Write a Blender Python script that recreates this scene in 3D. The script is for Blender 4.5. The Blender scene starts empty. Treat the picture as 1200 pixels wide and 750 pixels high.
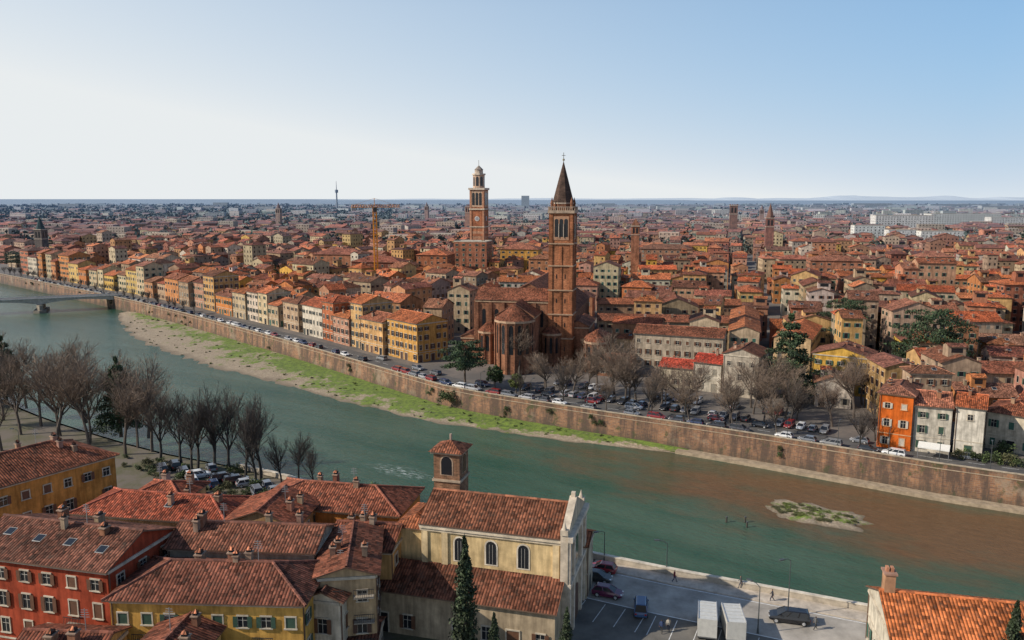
import bpy, math, random
from mathutils import Vector, Matrix, noise as mnoise
R = random.Random(11)
FOC = 933.0; TH = math.radians(8.7); CAMH = 55.0
ST, CT = math.sin(TH), math.cos(TH)

def P(u, v, z=0.0):
    """frame pixel u, v cast through the camera -> world xy on level z"""
    x = (u-600)/FOC; y = (375-v)/FOC
    dy = CT+y*ST; dz = -ST+y*CT
    t = (z-CAMH)/dz
    return (x*t, dy*t)

# ------------------------------------------------------------------ materials
MATS = {}
def newmat(name):
    m = bpy.data.materials.new(name); m.use_nodes = True
    nt = m.node_tree; b = nt.nodes['Principled BSDF']
    MATS[name] = m
    return m, nt, b
def nd(nt, t, **kw):
    n = nt.nodes.new(t)
    for k, v in kw.items(): setattr(n, k, v)
    return n
def L(nt, a, b): nt.links.new(a, b)
def math_n(nt, op, a, b=None, clamp=False):
    n = nd(nt, 'ShaderNodeMath', operation=op); n.use_clamp = clamp
    for i, x in enumerate((a, b)):
        if x is None: continue
        if isinstance(x, (int, float)): n.inputs[i].default_value = x
        else: L(nt, x, n.inputs[i])
    return n.outputs[0]
def mixc(nt, fac, a, b, blend='MIX'):
    n = nd(nt, 'ShaderNodeMix', data_type='RGBA', blend_type=blend)
    for idx, x in ((0, fac), (6, a), (7, b)):
        if isinstance(x, (int, float)): n.inputs[idx].default_value = x
        elif isinstance(x, (tuple, list)): n.inputs[idx].default_value = (*x[:3], 1)
        else: L(nt, x, n.inputs[idx])
    return n.outputs[2]
def noise_n(nt, vec, scale, detail=4, rough=0.55):
    n = nd(nt, 'ShaderNodeTexNoise'); n.inputs['Scale'].default_value = scale
    n.inputs['Detail'].default_value = detail; n.inputs['Roughness'].default_value = rough
    if vec is not None: L(nt, vec, n.inputs['Vector'])
    return n.outputs['Fac']
def ramp(nt, fac, a0, a1, b0, b1):
    n = nd(nt, 'ShaderNodeMapRange'); L(nt, fac, n.inputs[0])
    for i, x in zip((1, 2, 3, 4), (a0, a1, b0, b1)): n.inputs[i].default_value = x
    return n.outputs[0]
def pos(nt): return nd(nt, 'ShaderNodeNewGeometry').outputs['Position']
def vmul(nt, vec, s):
    n = nd(nt, 'ShaderNodeVectorMath', operation='MULTIPLY'); L(nt, vec, n.inputs[0]); n.inputs[1].default_value = s
    return n.outputs[0]
def aerial_haze(nt, col):
    """distance haze painted into the base colour, growing with distance from the origin"""
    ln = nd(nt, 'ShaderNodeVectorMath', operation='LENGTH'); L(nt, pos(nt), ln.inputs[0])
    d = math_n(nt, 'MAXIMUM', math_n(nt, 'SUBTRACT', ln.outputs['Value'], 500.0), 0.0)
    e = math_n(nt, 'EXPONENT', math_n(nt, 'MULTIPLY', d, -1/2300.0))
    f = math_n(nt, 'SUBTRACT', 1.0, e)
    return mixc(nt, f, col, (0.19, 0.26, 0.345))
def bump(nt, b, h, strength=0.3, dist=0.05):
    n = nd(nt, 'ShaderNodeBump'); n.inputs['Strength'].default_value = strength; n.inputs['Distance'].default_value = dist
    L(nt, h, n.inputs['Height']); L(nt, n.outputs[0], b.inputs['Normal'])
def tint(nt): return nd(nt, 'ShaderNodeAttribute', attribute_name='tint').outputs['Color']
def grey(nt, v):
    g = nd(nt, 'ShaderNodeCombineXYZ')
    for i in range(3): L(nt, v, g.inputs[i])
    return g.outputs[0]

def m_roof():
    m, nt, b = newmat('terracotta_tiles')
    uv = nd(nt, 'ShaderNodeUVMap').outputs[0]
    s = nd(nt, 'ShaderNodeSeparateXYZ'); L(nt, uv, s.inputs[0])
    ux = math_n(nt, 'MULTIPLY', s.outputs[0], 1/0.36); vy = math_n(nt, 'MULTIPLY', s.outputs[1], 1/0.45)
    c = nd(nt, 'ShaderNodeCombineXYZ'); L(nt, math_n(nt, 'FLOOR', ux), c.inputs[0]); L(nt, math_n(nt, 'FLOOR', vy), c.inputs[1])
    w = nd(nt, 'ShaderNodeTexWhiteNoise', noise_dimensions='2D'); L(nt, c.outputs[0], w.inputs['Vector'])
    v1 = ramp(nt, w.outputs['Value'], 0, 1, 0.4, 1.6)
    n1 = ramp(nt, noise_n(nt, pos(nt), 0.28, 7, 0.72), 0.3, 0.7, 0.35, 1.5)
    n0 = ramp(nt, noise_n(nt, pos(nt), 0.03, 3, 0.6), 0.35, 0.65, 0.72, 1.2)
    n2 = noise_n(nt, pos(nt), 1.3, 6, 0.75)
    prof = math_n(nt, 'SINE', math_n(nt, 'MULTIPLY', math_n(nt, 'FRACT', ux), math.pi))
    lap = math_n(nt, 'FRACT', vy)
    groove = ramp(nt, prof, 0.05, 0.65, 0.3, 1.0)
    val = math_n(nt, 'MULTIPLY', math_n(nt, 'MULTIPLY', math_n(nt, 'MULTIPLY', v1, n1), n0), groove)
    col = mixc(nt, 1.0, tint(nt), grey(nt, val), 'MULTIPLY')
    col = mixc(nt, ramp(nt, n2, 0.50, 0.68, 0, 0.65), col, (0.07, 0.055, 0.042))
    hi = ramp(nt, noise_n(nt, pos(nt), 3.1, 4, 0.7), 0.62, 0.75, 0, 0.3)
    col = mixc(nt, hi, col, (0.42, 0.21, 0.12))
    L(nt, aerial_haze(nt, col), b.inputs['Base Color']); b.inputs['Roughness'].default_value = 0.92
    b.inputs['Specular IOR Level'].default_value = 0.15
    bump(nt, b, math_n(nt, 'ADD', prof, math_n(nt, 'MULTIPLY', lap, 0.4)), 0.7, 0.1)
m_roof()
def m_wall():
    m, nt, b = newmat('stucco')
    p = pos(nt)
    n1 = ramp(nt, noise_n(nt, p, 0.5, 6, 0.65), 0.3, 0.7, 0.6, 1.2)
    n2 = ramp(nt, noise_n(nt, vmul(nt, p, (1.6, 1.6, 0.18)), 1.0, 5, 0.6), 0.35, 0.7, 1.1, 0.58)
    v = math_n(nt, 'MULTIPLY', n1, n2)
    col = mixc(nt, 1.0, tint(nt), grey(nt, v), 'MULTIPLY')
    L(nt, aerial_haze(nt, col), b.inputs['Base Color']); b.inputs['Roughness'].default_value = 0.92
    b.inputs['Specular IOR Level'].default_value = 0.15
    bump(nt, b, noise_n(nt, p, 9, 4), 0.25, 0.03)
m_wall()
def m_brick():
    m, nt, b = newmat('brickwork')
    uv = nd(nt, 'ShaderNodeUVMap').outputs[0]
    bt = nd(nt, 'ShaderNodeTexBrick'); L(nt, uv, bt.inputs['Vector'])
    bt.inputs['Scale'].default_value = 1.0; bt.inputs['Brick Width'].default_value = 0.6; bt.inputs['Row Height'].default_value = 0.22
    bt.inputs['Mortar Size'].default_value = 0.02
    bt.inputs['Color1'].default_value = (1.05, 1.0, 0.98, 1); bt.inputs['Color2'].default_value = (0.5, 0.52, 0.55, 1); bt.inputs['Mortar'].default_value = (1.1, 1.3, 1.3, 1)
    n1 = ramp(nt, noise_n(nt, pos(nt), 0.3, 8, 0.75), 0.3, 0.7, 0.5, 1.45)
    n3 = ramp(nt, noise_n(nt, vmul(nt, pos(nt), (0.9, 0.9, 0.1)), 1.0, 5, 0.6), 0.4, 0.7, 1.1, 0.6)
    col = mixc(nt, 1.0, tint(nt), bt.outputs['Color'], 'MULTIPLY')
    col = mixc(nt, 1.0, col, grey(nt, math_n(nt, 'MULTIPLY', n1, n3)), 'MULTIPLY')
    L(nt, aerial_haze(nt, col), b.inputs['Base Color']); b.inputs['Roughness'].default_value = 0.93
    b.inputs['Specular IOR Level'].default_value = 0.15
m_brick()
def m_plain(name, rough=0.8, metal=0.0, nz=0.25, scale=1.0, air=True):
    m, nt, b = newmat(name)
    n1 = ramp(nt, noise_n(nt, pos(nt), scale, 5, 0.65), 0.3, 0.7, 1-nz, 1+nz)
    col = mixc(nt, 1.0, tint(nt), grey(nt, n1), 'MULTIPLY')
    if air: col = aerial_haze(nt, col)
    L(nt, col, b.inputs['Base Color']); b.inputs['Roughness'].default_value = rough; b.inputs['Metallic'].default_value = metal
    return m, nt, b
m_plain('stone', 0.85, 0, 0.35, 0.8)
m_plain('painted_wood', 0.6, 0, 0.2, 2.0)
m_plain('bark', 0.95, 0, 0.35, 3.0)
m_plain('metal_paint', 0.45, 0.3, 0.1, 2.0)
m_plain('cloth', 0.9, 0, 0.15, 6.0)
m_plain('asphalt', 0.9, 0, 0.35, 0.3)
m_plain('road_paint', 0.7, 0, 0.3, 2.0)
m_plain('leaves', 0.75, 0, 0.35, 0.6)
m, nt, b = newmat('far_hill_haze'); L(nt, mixc(nt, noise_n(nt, pos(nt), 0.0008, 5), (0.40, 0.47, 0.55), (0.47, 0.54, 0.60)), b.inputs['Base Color']); b.inputs['Roughness'].default_value = 1.0  # pale blue distance haze painted into the hill colour
m, nt, b = newmat('window_glass'); b.inputs['Base Color'].default_value = (0.018, 0.02, 0.024, 1); b.inputs['Roughness'].default_value = 0.15
m, nt, b = newmat('tyre_rubber'); b.inputs['Base Color'].default_value = (0.02, 0.02, 0.02, 1); b.inputs['Roughness'].default_value = 0.85
m, nt, b = newmat('car_paint')
oi = nd(nt, 'ShaderNodeObjectInfo'); L(nt, oi.outputs['Color'], b.inputs['Base Color']); b.inputs['Roughness'].default_value = 0.25
b.inputs['Coat Weight'].default_value = 0.5
def m_leaky_wall():
    m, nt, b = newmat('river_wall_masonry')
    uv = nd(nt, 'ShaderNodeUVMap').outputs[0]; p = pos(nt)
    bt = nd(nt, 'ShaderNodeTexBrick'); L(nt, uv, bt.inputs['Vector'])
    bt.inputs['Scale'].default_value = 1.0; bt.inputs['Brick Width'].default_value = 1.0; bt.inputs['Row Height'].default_value = 0.4
    bt.inputs['Color1'].default_value = (0.34, 0.17, 0.085, 1); bt.inputs['Color2'].default_value = (0.18, 0.09, 0.055, 1); bt.inputs['Mortar'].default_value = (0.27, 0.21, 0.15, 1)
    bt.inputs['Mortar Size'].default_value = 0.03
    n1 = noise_n(nt, vmul(nt, p, (0.35, 0.35, 0.06)), 1.0, 8, 0.75)
    col = mixc(nt, ramp(nt, n1, 0.42, 0.56, 0, 0.85), bt.outputs['Color'], (0.075, 0.052, 0.04))
    n2 = noise_n(nt, p, 0.09, 7, 0.7)
    col = mixc(nt, ramp(nt, n2, 0.55, 0.64, 0, 0.7), col, (0.29, 0.225, 0.155))
    n4 = noise_n(nt, p, 0.3, 7, 0.7)
    col = mixc(nt, ramp(nt, n4, 0.56, 0.63, 0, 0.8), col, (0.055, 0.065, 0.025))
    z = nd(nt, 'ShaderNodeSeparateXYZ'); L(nt, p, z.inputs[0])
    low = ramp(nt, z.outputs[2], -6.0, -3.2, 0.7, 0.0)
    col = mixc(nt, low, col, (0.055, 0.05, 0.035))
    L(nt, aerial_haze(nt, col), b.inputs['Base Color']); b.inputs['Roughness'].default_value = 0.95
    bump(nt, b, n1, 0.4, 0.1)
m_leaky_wall()
def m_ground():
    m, nt, b = newmat('ground_surface')
    p = pos(nt)
    n1 = noise_n(nt, p, 0.004, 8, 0.6); n2 = noise_n(nt, p, 0.08, 6, 0.6); n3 = noise_n(nt, p, 1.2, 5, 0.6)
    urb = mixc(nt, ramp(nt, n2, 0.4, 0.6, 0, 1), (0.10, 0.09, 0.08), (0.18, 0.15, 0.125))
    urb = mixc(nt, ramp(nt, n3, 0.35, 0.65, 0, 0.5), urb, (0.09, 0.082, 0.075))
    rur = mixc(nt, ramp(nt, n1, 0.42, 0.58, 0, 1), (0.045, 0.065, 0.03), (0.13, 0.115, 0.08))
    ln = nd(nt, 'ShaderNodeVectorMath', operation='LENGTH'); L(nt, p, ln.inputs[0])
    col = mixc(nt, ramp(nt, ln.outputs['Value'], 900, 2600, 0, 1), urb, rur)
    L(nt, aerial_haze(nt, col), b.inputs['Base Color']); b.inputs['Roughness'].default_value = 0.95
m_ground()
def m_nearground():
    m, nt, b = newmat('near_ground_surface')
    p = pos(nt)
    n2 = noise_n(nt, p, 0.15, 6, 0.6); n3 = noise_n(nt, p, 2.0, 6, 0.7)
    col = mixc(nt, ramp(nt, n2, 0.42, 0.56, 0, 1), (0.13, 0.11, 0.09), (0.08, 0.08, 0.035))
    col = mixc(nt, ramp(nt, n3, 0.4, 0.65, 0, 0.6), col, (0.15, 0.12, 0.085))
    L(nt, col, b.inputs['Base Color']); b.inputs['Roughness'].default_value = 0.95
m_nearground()
def m_beach():
    m, nt, b = newmat('gravel_and_grass')
    p = pos(nt)
    n1 = noise_n(nt, p, 0.09, 8, 0.7); n2 = noise_n(nt, p, 2.2, 6, 0.75); n3 = noise_n(nt, p, 0.6, 7, 0.75)
    gravel = mixc(nt, ramp(nt, n2, 0.35, 0.65, 0, 1), (0.18, 0.135, 0.09), (0.42, 0.34, 0.24))
    gravel = mixc(nt, ramp(nt, n3, 0.5, 0.65, 0, 0.6), gravel, (0.15, 0.11, 0.07))
    grass = mixc(nt, ramp(nt, n3, 0.35, 0.65, 0, 1), (0.045, 0.075, 0.015), (0.17, 0.24, 0.03))
    grass = mixc(nt, ramp(nt, n2, 0.54, 0.7, 0, 0.7), grass, (0.24, 0.2, 0.09))
    s = nd(nt, 'ShaderNodeSeparateXYZ'); L(nt, p, s.inputs[0])
    xb = ramp(nt, s.outputs[0], -150, -50, -0.065, 0.04)
    zb = ramp(nt, s.outputs[2], -5.95, -5.1, -0.12, 0.045)
    f = math_n(nt, 'ADD', math_n(nt, 'ADD', math_n(nt, 'ADD', math_n(nt, 'MULTIPLY', n1, 0.65), math_n(nt, 'MULTIPLY', n3, 0.35)), xb), zb)
    col = mixc(nt, ramp(nt, f, 0.455, 0.505, 0, 1), gravel, grass)
    wet = ramp(nt, s.outputs[2], -6.0, -5.85, 0.6, 0)
    col = mixc(nt, wet, col, (0.09, 0.065, 0.042))
    L(nt, col, b.inputs['Base Color']); b.inputs['Roughness'].default_value = 0.95
    bump(nt, b, n2, 0.6, 0.15)
m_beach()
def m_water():
    m, nt, b = newmat('river_water')
    p = pos(nt)
    a = math.radians(-33)
    mp = nd(nt, 'ShaderNodeMapping', vector_type='POINT'); L(nt, p, mp.inputs[0]); mp.inputs['Rotation'].default_value = (0, 0, -a)
    fl = mp.outputs[0]
    big = noise_n(nt, vmul(nt, fl, (0.012, 0.05, 0)), 1.0, 7, 0.7)
    deep = mixc(nt, ramp(nt, big, 0.36, 0.62, 0, 1), (0.017, 0.068, 0.042), (0.058, 0.108, 0.072))
    # shallows over the brown gravel bar
    mp2 = nd(nt, 'ShaderNodeMapping', vector_type='TEXTURE'); L(nt, p, mp2.inputs[0])
    mp2.inputs['Location'].default_value = (86, 139, -6.0); mp2.inputs['Rotation'].default_value = (0, 0, a); mp2.inputs['Scale'].default_value = (84, 20, 5)
    ln = nd(nt, 'ShaderNodeVectorMath', operation='LENGTH'); L(nt, mp2.outputs[0], ln.inputs[0])
    w = noise_n(nt, vmul(nt, fl, (0.05, 0.12, 0)), 1.0, 8, 0.7)
    dd = math_n(nt, 'ADD', ln.outputs['Value'], math_n(nt, 'MULTIPLY', math_n(nt, 'SUBTRACT', w, 0.5), 2.0))
    bed = mixc(nt, noise_n(nt, vmul(nt, fl, (0.3, 0.8, 0)), 1.0, 7, 0.75), (0.06, 0.032, 0.014), (0.22, 0.11, 0.05))
    col = mixc(nt, ramp(nt, dd, 0.5, 1.25, 0.92, 0), deep, bed)
    # foam over the riffle
    mp3 = nd(nt, 'ShaderNodeMapping', vector_type='TEXTURE'); L(nt, p, mp3.inputs[0])
    fx, fy = P(470, 553, -6)
    mp3.inputs['Location'].default_value = (fx, fy, -6); mp3.inputs['Rotation'].default_value = (0, 0, a); mp3.inputs['Scale'].default_value = (11, 3.5, 5)
    l3 = nd(nt, 'ShaderNodeVectorMath', operation='LENGTH'); L(nt, mp3.outputs[0], l3.inputs[0])
    fn = noise_n(nt, vmul(nt, fl, (0.5, 1.8, 0)), 1.0, 6, 0.75)
    ff = math_n(nt, 'MULTIPLY', ramp(nt, l3.outputs['Value'], 0.2, 1.0, 1, 0), ramp(nt, fn, 0.5, 0.62, 0, 0.8))
    col = mixc(nt, ff, col, (0.55, 0.6, 0.58))
    L(nt, col, b.inputs['Base Color']); b.inputs['Roughness'].default_value = 0.12; b.inputs['IOR'].default_value = 1.33
    r1 = noise_n(nt, vmul(nt, fl, (0.5, 1.3, 0)), 1.0, 6, 0.65); r2 = noise_n(nt, vmul(nt, fl, (0.06, 0.14, 0)), 1.0, 4, 0.6)
    bump(nt, b, math_n(nt, 'ADD', r1, math_n(nt, 'MULTIPLY', r2, 1.5)), 0.7, 0.5)
m_water()

# ------------------------------------------------------------------ mesh builder
UVM = {'terracotta_tiles', 'brickwork', 'river_wall_masonry'}
class MB:
    def __init__(s): s.v = []; s.f = []; s.m = []; s.c = []; s.uv = []
    def face(s, pts, mat, t=(1, 1, 1)):
        n = len(s.v); k = len(pts)
        s.v.extend(pts); s.f.append(tuple(range(n, n+k))); s.m.append(mat); s.c.append((t, k))
        if mat in UVM:
            p0 = pts[0]; p1 = pts[1]
            ex, ey, ez = p1[0]-p0[0], p1[1]-p0[1], p1[2]-p0[2]
            l = math.sqrt(ex*ex+ey*ey+ez*ez) or 1; ex /= l; ey /= l; ez /= l
            q = pts[-1]; wx, wy, wz = q[0]-p0[0], q[1]-p0[1], q[2]-p0[2]
            dt = wx*ex+wy*ey+wz*ez; wx -= dt*ex; wy -= dt*ey; wz -= dt*ez
            l2 = math.sqrt(wx*wx+wy*wy+wz*wz) or 1; wx /= l2; wy /= l2; wz /= l2
            for p in pts:
                a, b_, c_ = p[0]-p0[0], p[1]-p0[1], p[2]-p0[2]
                s.uv.append(a*ex+b_*ey+c_*ez+p0[0]); s.uv.append(a*wx+b_*wy+c_*wz)
        else: s.uv.extend([0.0]*(2*k))
    def obj(s, name, parent=None, col=None):
        me = bpy.data.meshes.new(name); me.from_pydata(s.v, [], s.f)
        names = sorted(set(s.m)); ix = {n: i for i, n in enumerate(names)}
        for n in names: me.materials.append(MATS[n])
        me.polygons.foreach_set('material_index', [ix[a] for a in s.m])
        ca = me.color_attributes.new('tint', 'FLOAT_COLOR', 'CORNER')
        cl = []
        for t, k in s.c: cl.extend((t[0], t[1], t[2], 1.0)*k)
        ca.data.foreach_set('color', cl)
        uvl = me.uv_layers.new(name='UVMap'); uvl.data.foreach_set('uv', s.uv)
        me.update()
        o = bpy.data.objects.new(name, me); bpy.context.scene.collection.objects.link(o)
        if parent: o.parent = parent
        return o

def frame(A, ang):
    e = (math.cos(ang), math.sin(ang)); n = (-e[1], e[0])
    def pt(x, y, z): return (A[0]+e[0]*x+n[0]*y, A[1]+e[1]*x+n[1]*y, z)
    return pt
def box(mb, pt, x0, x1, y0, y1, z0, z1, mat, t=(1, 1, 1), bottom=False):
    a, b, c, d = (x0, y0), (x1, y0), (x1, y1), (x0, y1)
    for p, q in ((a, b), (b, c), (c, d), (d, a)):
        mb.face([pt(*p, z0), pt(*q, z0), pt(*q, z1), pt(*p, z1)], mat, t)
    mb.face([pt(*a, z1), pt(*b, z1), pt(*c, z1), pt(*d, z1)], mat, t)
    if bottom: mb.face([pt(*a, z0), pt(*d, z0), pt(*c, z0), pt(*b, z0)], mat, t)
def jit(c, a=0.12, r=R):
    k = 1+r.uniform(-a, a); return tuple(max(0.005, x*k*(1+r.uniform(-a*.35, a*.35))) for x in c)
WALLS = [(0.50, 0.38, 0.24), (0.52, 0.30, 0.12), (0.52, 0.21, 0.085), (0.46, 0.25, 0.17), (0.56, 0.48, 0.38), (0.52, 0.41, 0.27), (0.38, 0.27, 0.18), (0.33, 0.12, 0.07), (0.56, 0.35, 0.15), (0.30, 0.23, 0.17), (0.46, 0.22, 0.12), (0.36, 0.17, 0.10), (0.42, 0.30, 0.20)]
ROOFS = [(0.47, 0.14, 0.055), (0.40, 0.12, 0.05), (0.30, 0.10, 0.052), (0.55, 0.185, 0.075), (0.24, 0.085, 0.05), (0.44, 0.115, 0.045), (0.36, 0.14, 0.08), (0.19, 0.08, 0.052), (0.27, 0.12, 0.075)]
NROOFS = [(0.21, 0.07, 0.04), (0.17, 0.065, 0.038), (0.25, 0.075, 0.04), (0.15, 0.06, 0.038)]
SHUT = [(0.035, 0.075, 0.05), (0.12, 0.055, 0.03), (0.05, 0.06, 0.055), (0.22, 0.2, 0.16), (0.07, 0.035, 0.025), (0.03, 0.10, 0.07)]
TRIM = (0.46, 0.40, 0.31)

def facade(mb, wp, Ln, z0, ze, det, shut, r, trim=TRIM, fh=3.15, sp0=2.9, gf=True):
    """wp(x, off, z) -> world; off = distance proud of the wall"""
    nf = max(1, int((ze-z0-0.4)/fh)); h1 = (ze-z0-0.25)/nf; nc = max(1, int(Ln/sp0)); sp = Ln/nc
    for f in range(nf):
        for c in range(nc):
            if r.random() < 0.05: continue
            x = (c+0.5)*sp+r.uniform(-.08, .08); w = 0.5; zb = z0+f*h1+0.95; h = min(1.65, h1-1.35)
            if nf > 2 and f == nf-1: h = min(h, 1.2)
            door = False
            if f == 0 and gf:
                if r.random() < 0.35: door = True; zb = z0+0.05; h = 2.5; w = 0.75
            if det >= 2:
                def bx(x0, x1, o1, za, zb_, mat, t): box(mb, wp, x0, x1, 0.0, o1, za, zb_, mat, t, True)
                bx(x-w-.14, x-w, .10, zb, zb+h, 'stone', trim); bx(x+w, x+w+.14, .10, zb, zb+h, 'stone', trim)
                bx(x-w-.14, x+w+.14, .12, zb+h, zb+h+.16, 'stone', trim)
                if not door: bx(x-w-.22, x+w+.22, .20, zb-.12, zb, 'stone', trim)
            elif det == 1:
                o = .02
                mb.face([wp(x-w-.12, o, zb-.12), wp(x+w+.12, o, zb-.12), wp(x+w+.12, o, zb+h+.12), wp(x-w-.12, o, zb+h+.12)], 'stone', trim)
            state = r.random()
            if door: state = 0.5
            if state < 0.22 and det >= 1:
                o = .05
                mb.face([wp(x-w, o, zb), wp(x+w, o, zb), wp(x+w, o, zb+h), wp(x-w, o, zb+h)], 'painted_wood', shut)
            else:
                o = .035
                m_ = 'painted_wood' if (door and r.random() < .6) else 'window_glass'
                mb.face([wp(x-w, o, zb), wp(x+w, o, zb), wp(x+w, o, zb+h), wp(x-w, o, zb+h)], m_, shut)
                if det >= 2 and not door:
                    o = .05
                    mb.face([wp(x-.03, o, zb), wp(x+.03, o, zb), wp(x+.03, o, zb+h), wp(x-.03, o, zb+h)], 'painted_wood', (0.45, 0.42, 0.36))
                    zz = zb+h*.62
                    mb.face([wp(x-w, o+.004, zz), wp(x+w, o+.004, zz), wp(x+w, o+.004, zz+.06), wp(x-w, o+.004, zz+.06)], 'painted_wood', (0.45, 0.42, 0.36))
                if state < 0.85 and not door and det >= 1:
                    for sx in (-1, 1):
                        xa, xb = sorted((x+sx*(w+.03), x+sx*(w+.5)))
                        if det >= 2: box(mb, wp, xa, xb, 0.11, 0.17, zb, zb+h, 'painted_wood', shut, True)
                        else: mb.face([wp(xa, .07, zb), wp(xb, .07, zb), wp(xb, .07, zb+h), wp(xa, .07, zb+h)], 'painted_wood', shut)

def roof_gable(mb, pt, Ln, D, ze, s, ov, t, wall, wt, thick=True):
    zr = ze+D/2*s; zo = ze-ov*s; d = 0.16
    mb.face([pt(0, D, ze), pt(0, 0, ze), pt(0, D/2, zr)], wall, wt)
    mb.face([pt(Ln, 0, ze), pt(Ln, D, ze), pt(Ln, D/2, zr)], wall, wt)
    x0, x1 = -ov*.6, Ln+ov*.6
    mb.face([pt(x0, -ov, zo+d), pt(x1, -ov, zo+d), pt(x1, D/2, zr+d), pt(x0, D/2, zr+d)], 'terracotta_tiles', t)
    mb.face([pt(x1, D+ov, zo+d), pt(x0, D+ov, zo+d), pt(x0, D/2, zr+d), pt(x1, D/2, zr+d)], 'terracotta_tiles', t)
    dk = (0.13, 0.07, 0.045)
    mb.face([pt(x0, -ov, zo), pt(x1, -ov, zo), pt(x1, -ov, zo+d), pt(x0, -ov, zo+d)], 'painted_wood', dk)
    if thick:
        mb.face([pt(x1, D+ov, zo), pt(x0, D+ov, zo), pt(x0, D+ov, zo+d), pt(x1, D+ov, zo+d)], 'painted_wood', dk)
        for x in (x0, x1):
            mb.face([pt(x, -ov, zo), pt(x, -ov, zo+d), pt(x, D/2, zr+d), pt(x, D/2, zr)], 'painted_wood', dk)
            mb.face([pt(x, D+ov, zo), pt(x, D+ov, zo+d), pt(x, D/2, zr+d), pt(x, D/2, zr)], 'painted_wood', dk)
        mb.face([pt(x0, -ov, zo), pt(x1, -ov, zo), pt(x1, D/2, zr), pt(x0, D/2, zr)], 'painted_wood', dk)
        mb.face([pt(x0, D+ov, zo), pt(x1, D+ov, zo), pt(x1, D/2, zr), pt(x0, D/2, zr)], 'painted_wood', dk)
def ridge_caps(mb, p, q, t, w=0.16):
    P0 = Vector(p); P1 = Vector(q); d = P1-P0; l = d.length
    if l < 0.5: return
    d /= l; side = d.cross(Vector((0, 0, 1))); side.normalize(); up = side.cross(d)
    n = max(1, int(l/0.45)); st = l/n
    for i in range(n):
        a = P0+d*(i*st); b = P0+d*((i+1)*st+.03); k = 1+R.uniform(-.4, .45); tt = tuple(x*k for x in t)
        w0, w1 = w, w*.85
        pa = [a-side*w0-up*.05, a-side*w0*.6+up*w0*.8, a+side*w0*.6+up*w0*.8, a+side*w0-up*.05]
        pb = [b-side*w1-up*.05, b-side*w1*.6+up*w1*.8, b+side*w1*.6+up*w1*.8, b+side*w1-up*.05]
        for j in range(3): mb.face([tuple(pa[j]), tuple(pa[j+1]), tuple(pb[j+1]), tuple(pb[j])], 'stone', tt)
def roof_hip(mb, pt, Ln, D, ze, s, ov, t, caps=False):
    d = 0.14; zo = ze-ov*s; zr = ze+D/2*s; h = D/2
    a, b, c, e = (-ov, -ov), (Ln+ov, -ov), (Ln+ov, D+ov), (-ov, D+ov)
    r1, r2 = (h, h), (max(h+.01, Ln-h), h)
    T = 'terracotta_tiles'
    mb.face([pt(*a, zo+d), pt(*b, zo+d), pt(*r2, zr+d), pt(*r1, zr+d)], T, t)
    mb.face([pt(*c, zo+d), pt(*e, zo+d), pt(*r1, zr+d), pt(*r2, zr+d)], T, t)
    mb.face([pt(*b, zo+d), pt(*c, zo+d), pt(*r2, zr+d)], T, t)
    mb.face([pt(*e, zo+d), pt(*a, zo+d), pt(*r1, zr+d)], T, t)
    dk = (0.13, 0.07, 0.045)
    for p, q in ((a, b), (b, c), (c, e), (e, a)):
        mb.face([pt(*p, zo-.02), pt(*q, zo-.02), pt(*q, zo+d), pt(*p, zo+d)], 'painted_wood', dk)
    mb.face([pt(*a, zo-.02), pt(*b, zo-.02), pt(*c, zo-.02), pt(*e, zo-.02)], 'painted_wood', dk)
    if caps:
        ct = tuple(x*1.15 for x in t)
        ridge_caps(mb, pt(*r1, zr+d+.03), pt(*r2, zr+d+.03), ct)
        for p, q in ((a, r1), (e, r1), (b, r2), (c, r2)): ridge_caps(mb, pt(*p, zo+d+.03), pt(*q, zr+d+.03), ct)
def chimney(mb, pt, x, y, z, h, r, det):
    t = jit(r.choice([(0.33, 0.15, 0.09), (0.42, 0.31, 0.21), (0.36, 0.22, 0.15)]), .2, r)
    w = r.uniform(.25, .4); d = r.uniform(.25, .6)
    box(mb, pt, x-w, x+w, y-d, y+d, z-1.0, z+h, 'stucco', t)
    if det >= 1:
        box(mb, pt, x-w-.1, x+w+.1, y-d-.1, y+d+.1, z+h, z+h+.12, 'stone', (0.3, 0.2, 0.14), True)
        if det >= 2:
            box(mb, pt, x-w*.7, x+w*.7, y-d*.7, y+d*.7, z+h+.12, z+h+.42, 'window_glass', t)
            mb.face([pt(x-w, y-d, z+h+.42), pt(x+w, y-d, z+h+.42), pt(x+w*.1, y, z+h+.72), pt(x-w*.1, y, z+h+.72)], 'terracotta_tiles', (0.4, 0.15, 0.08))
            mb.face([pt(x+w, y+d, z+h+.42), pt(x-w, y+d, z+h+.42), pt(x-w*.1, y, z+h+.72), pt(x+w*.1, y, z+h+.72)], 'terracotta_tiles', (0.4, 0.15, 0.08))

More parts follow.
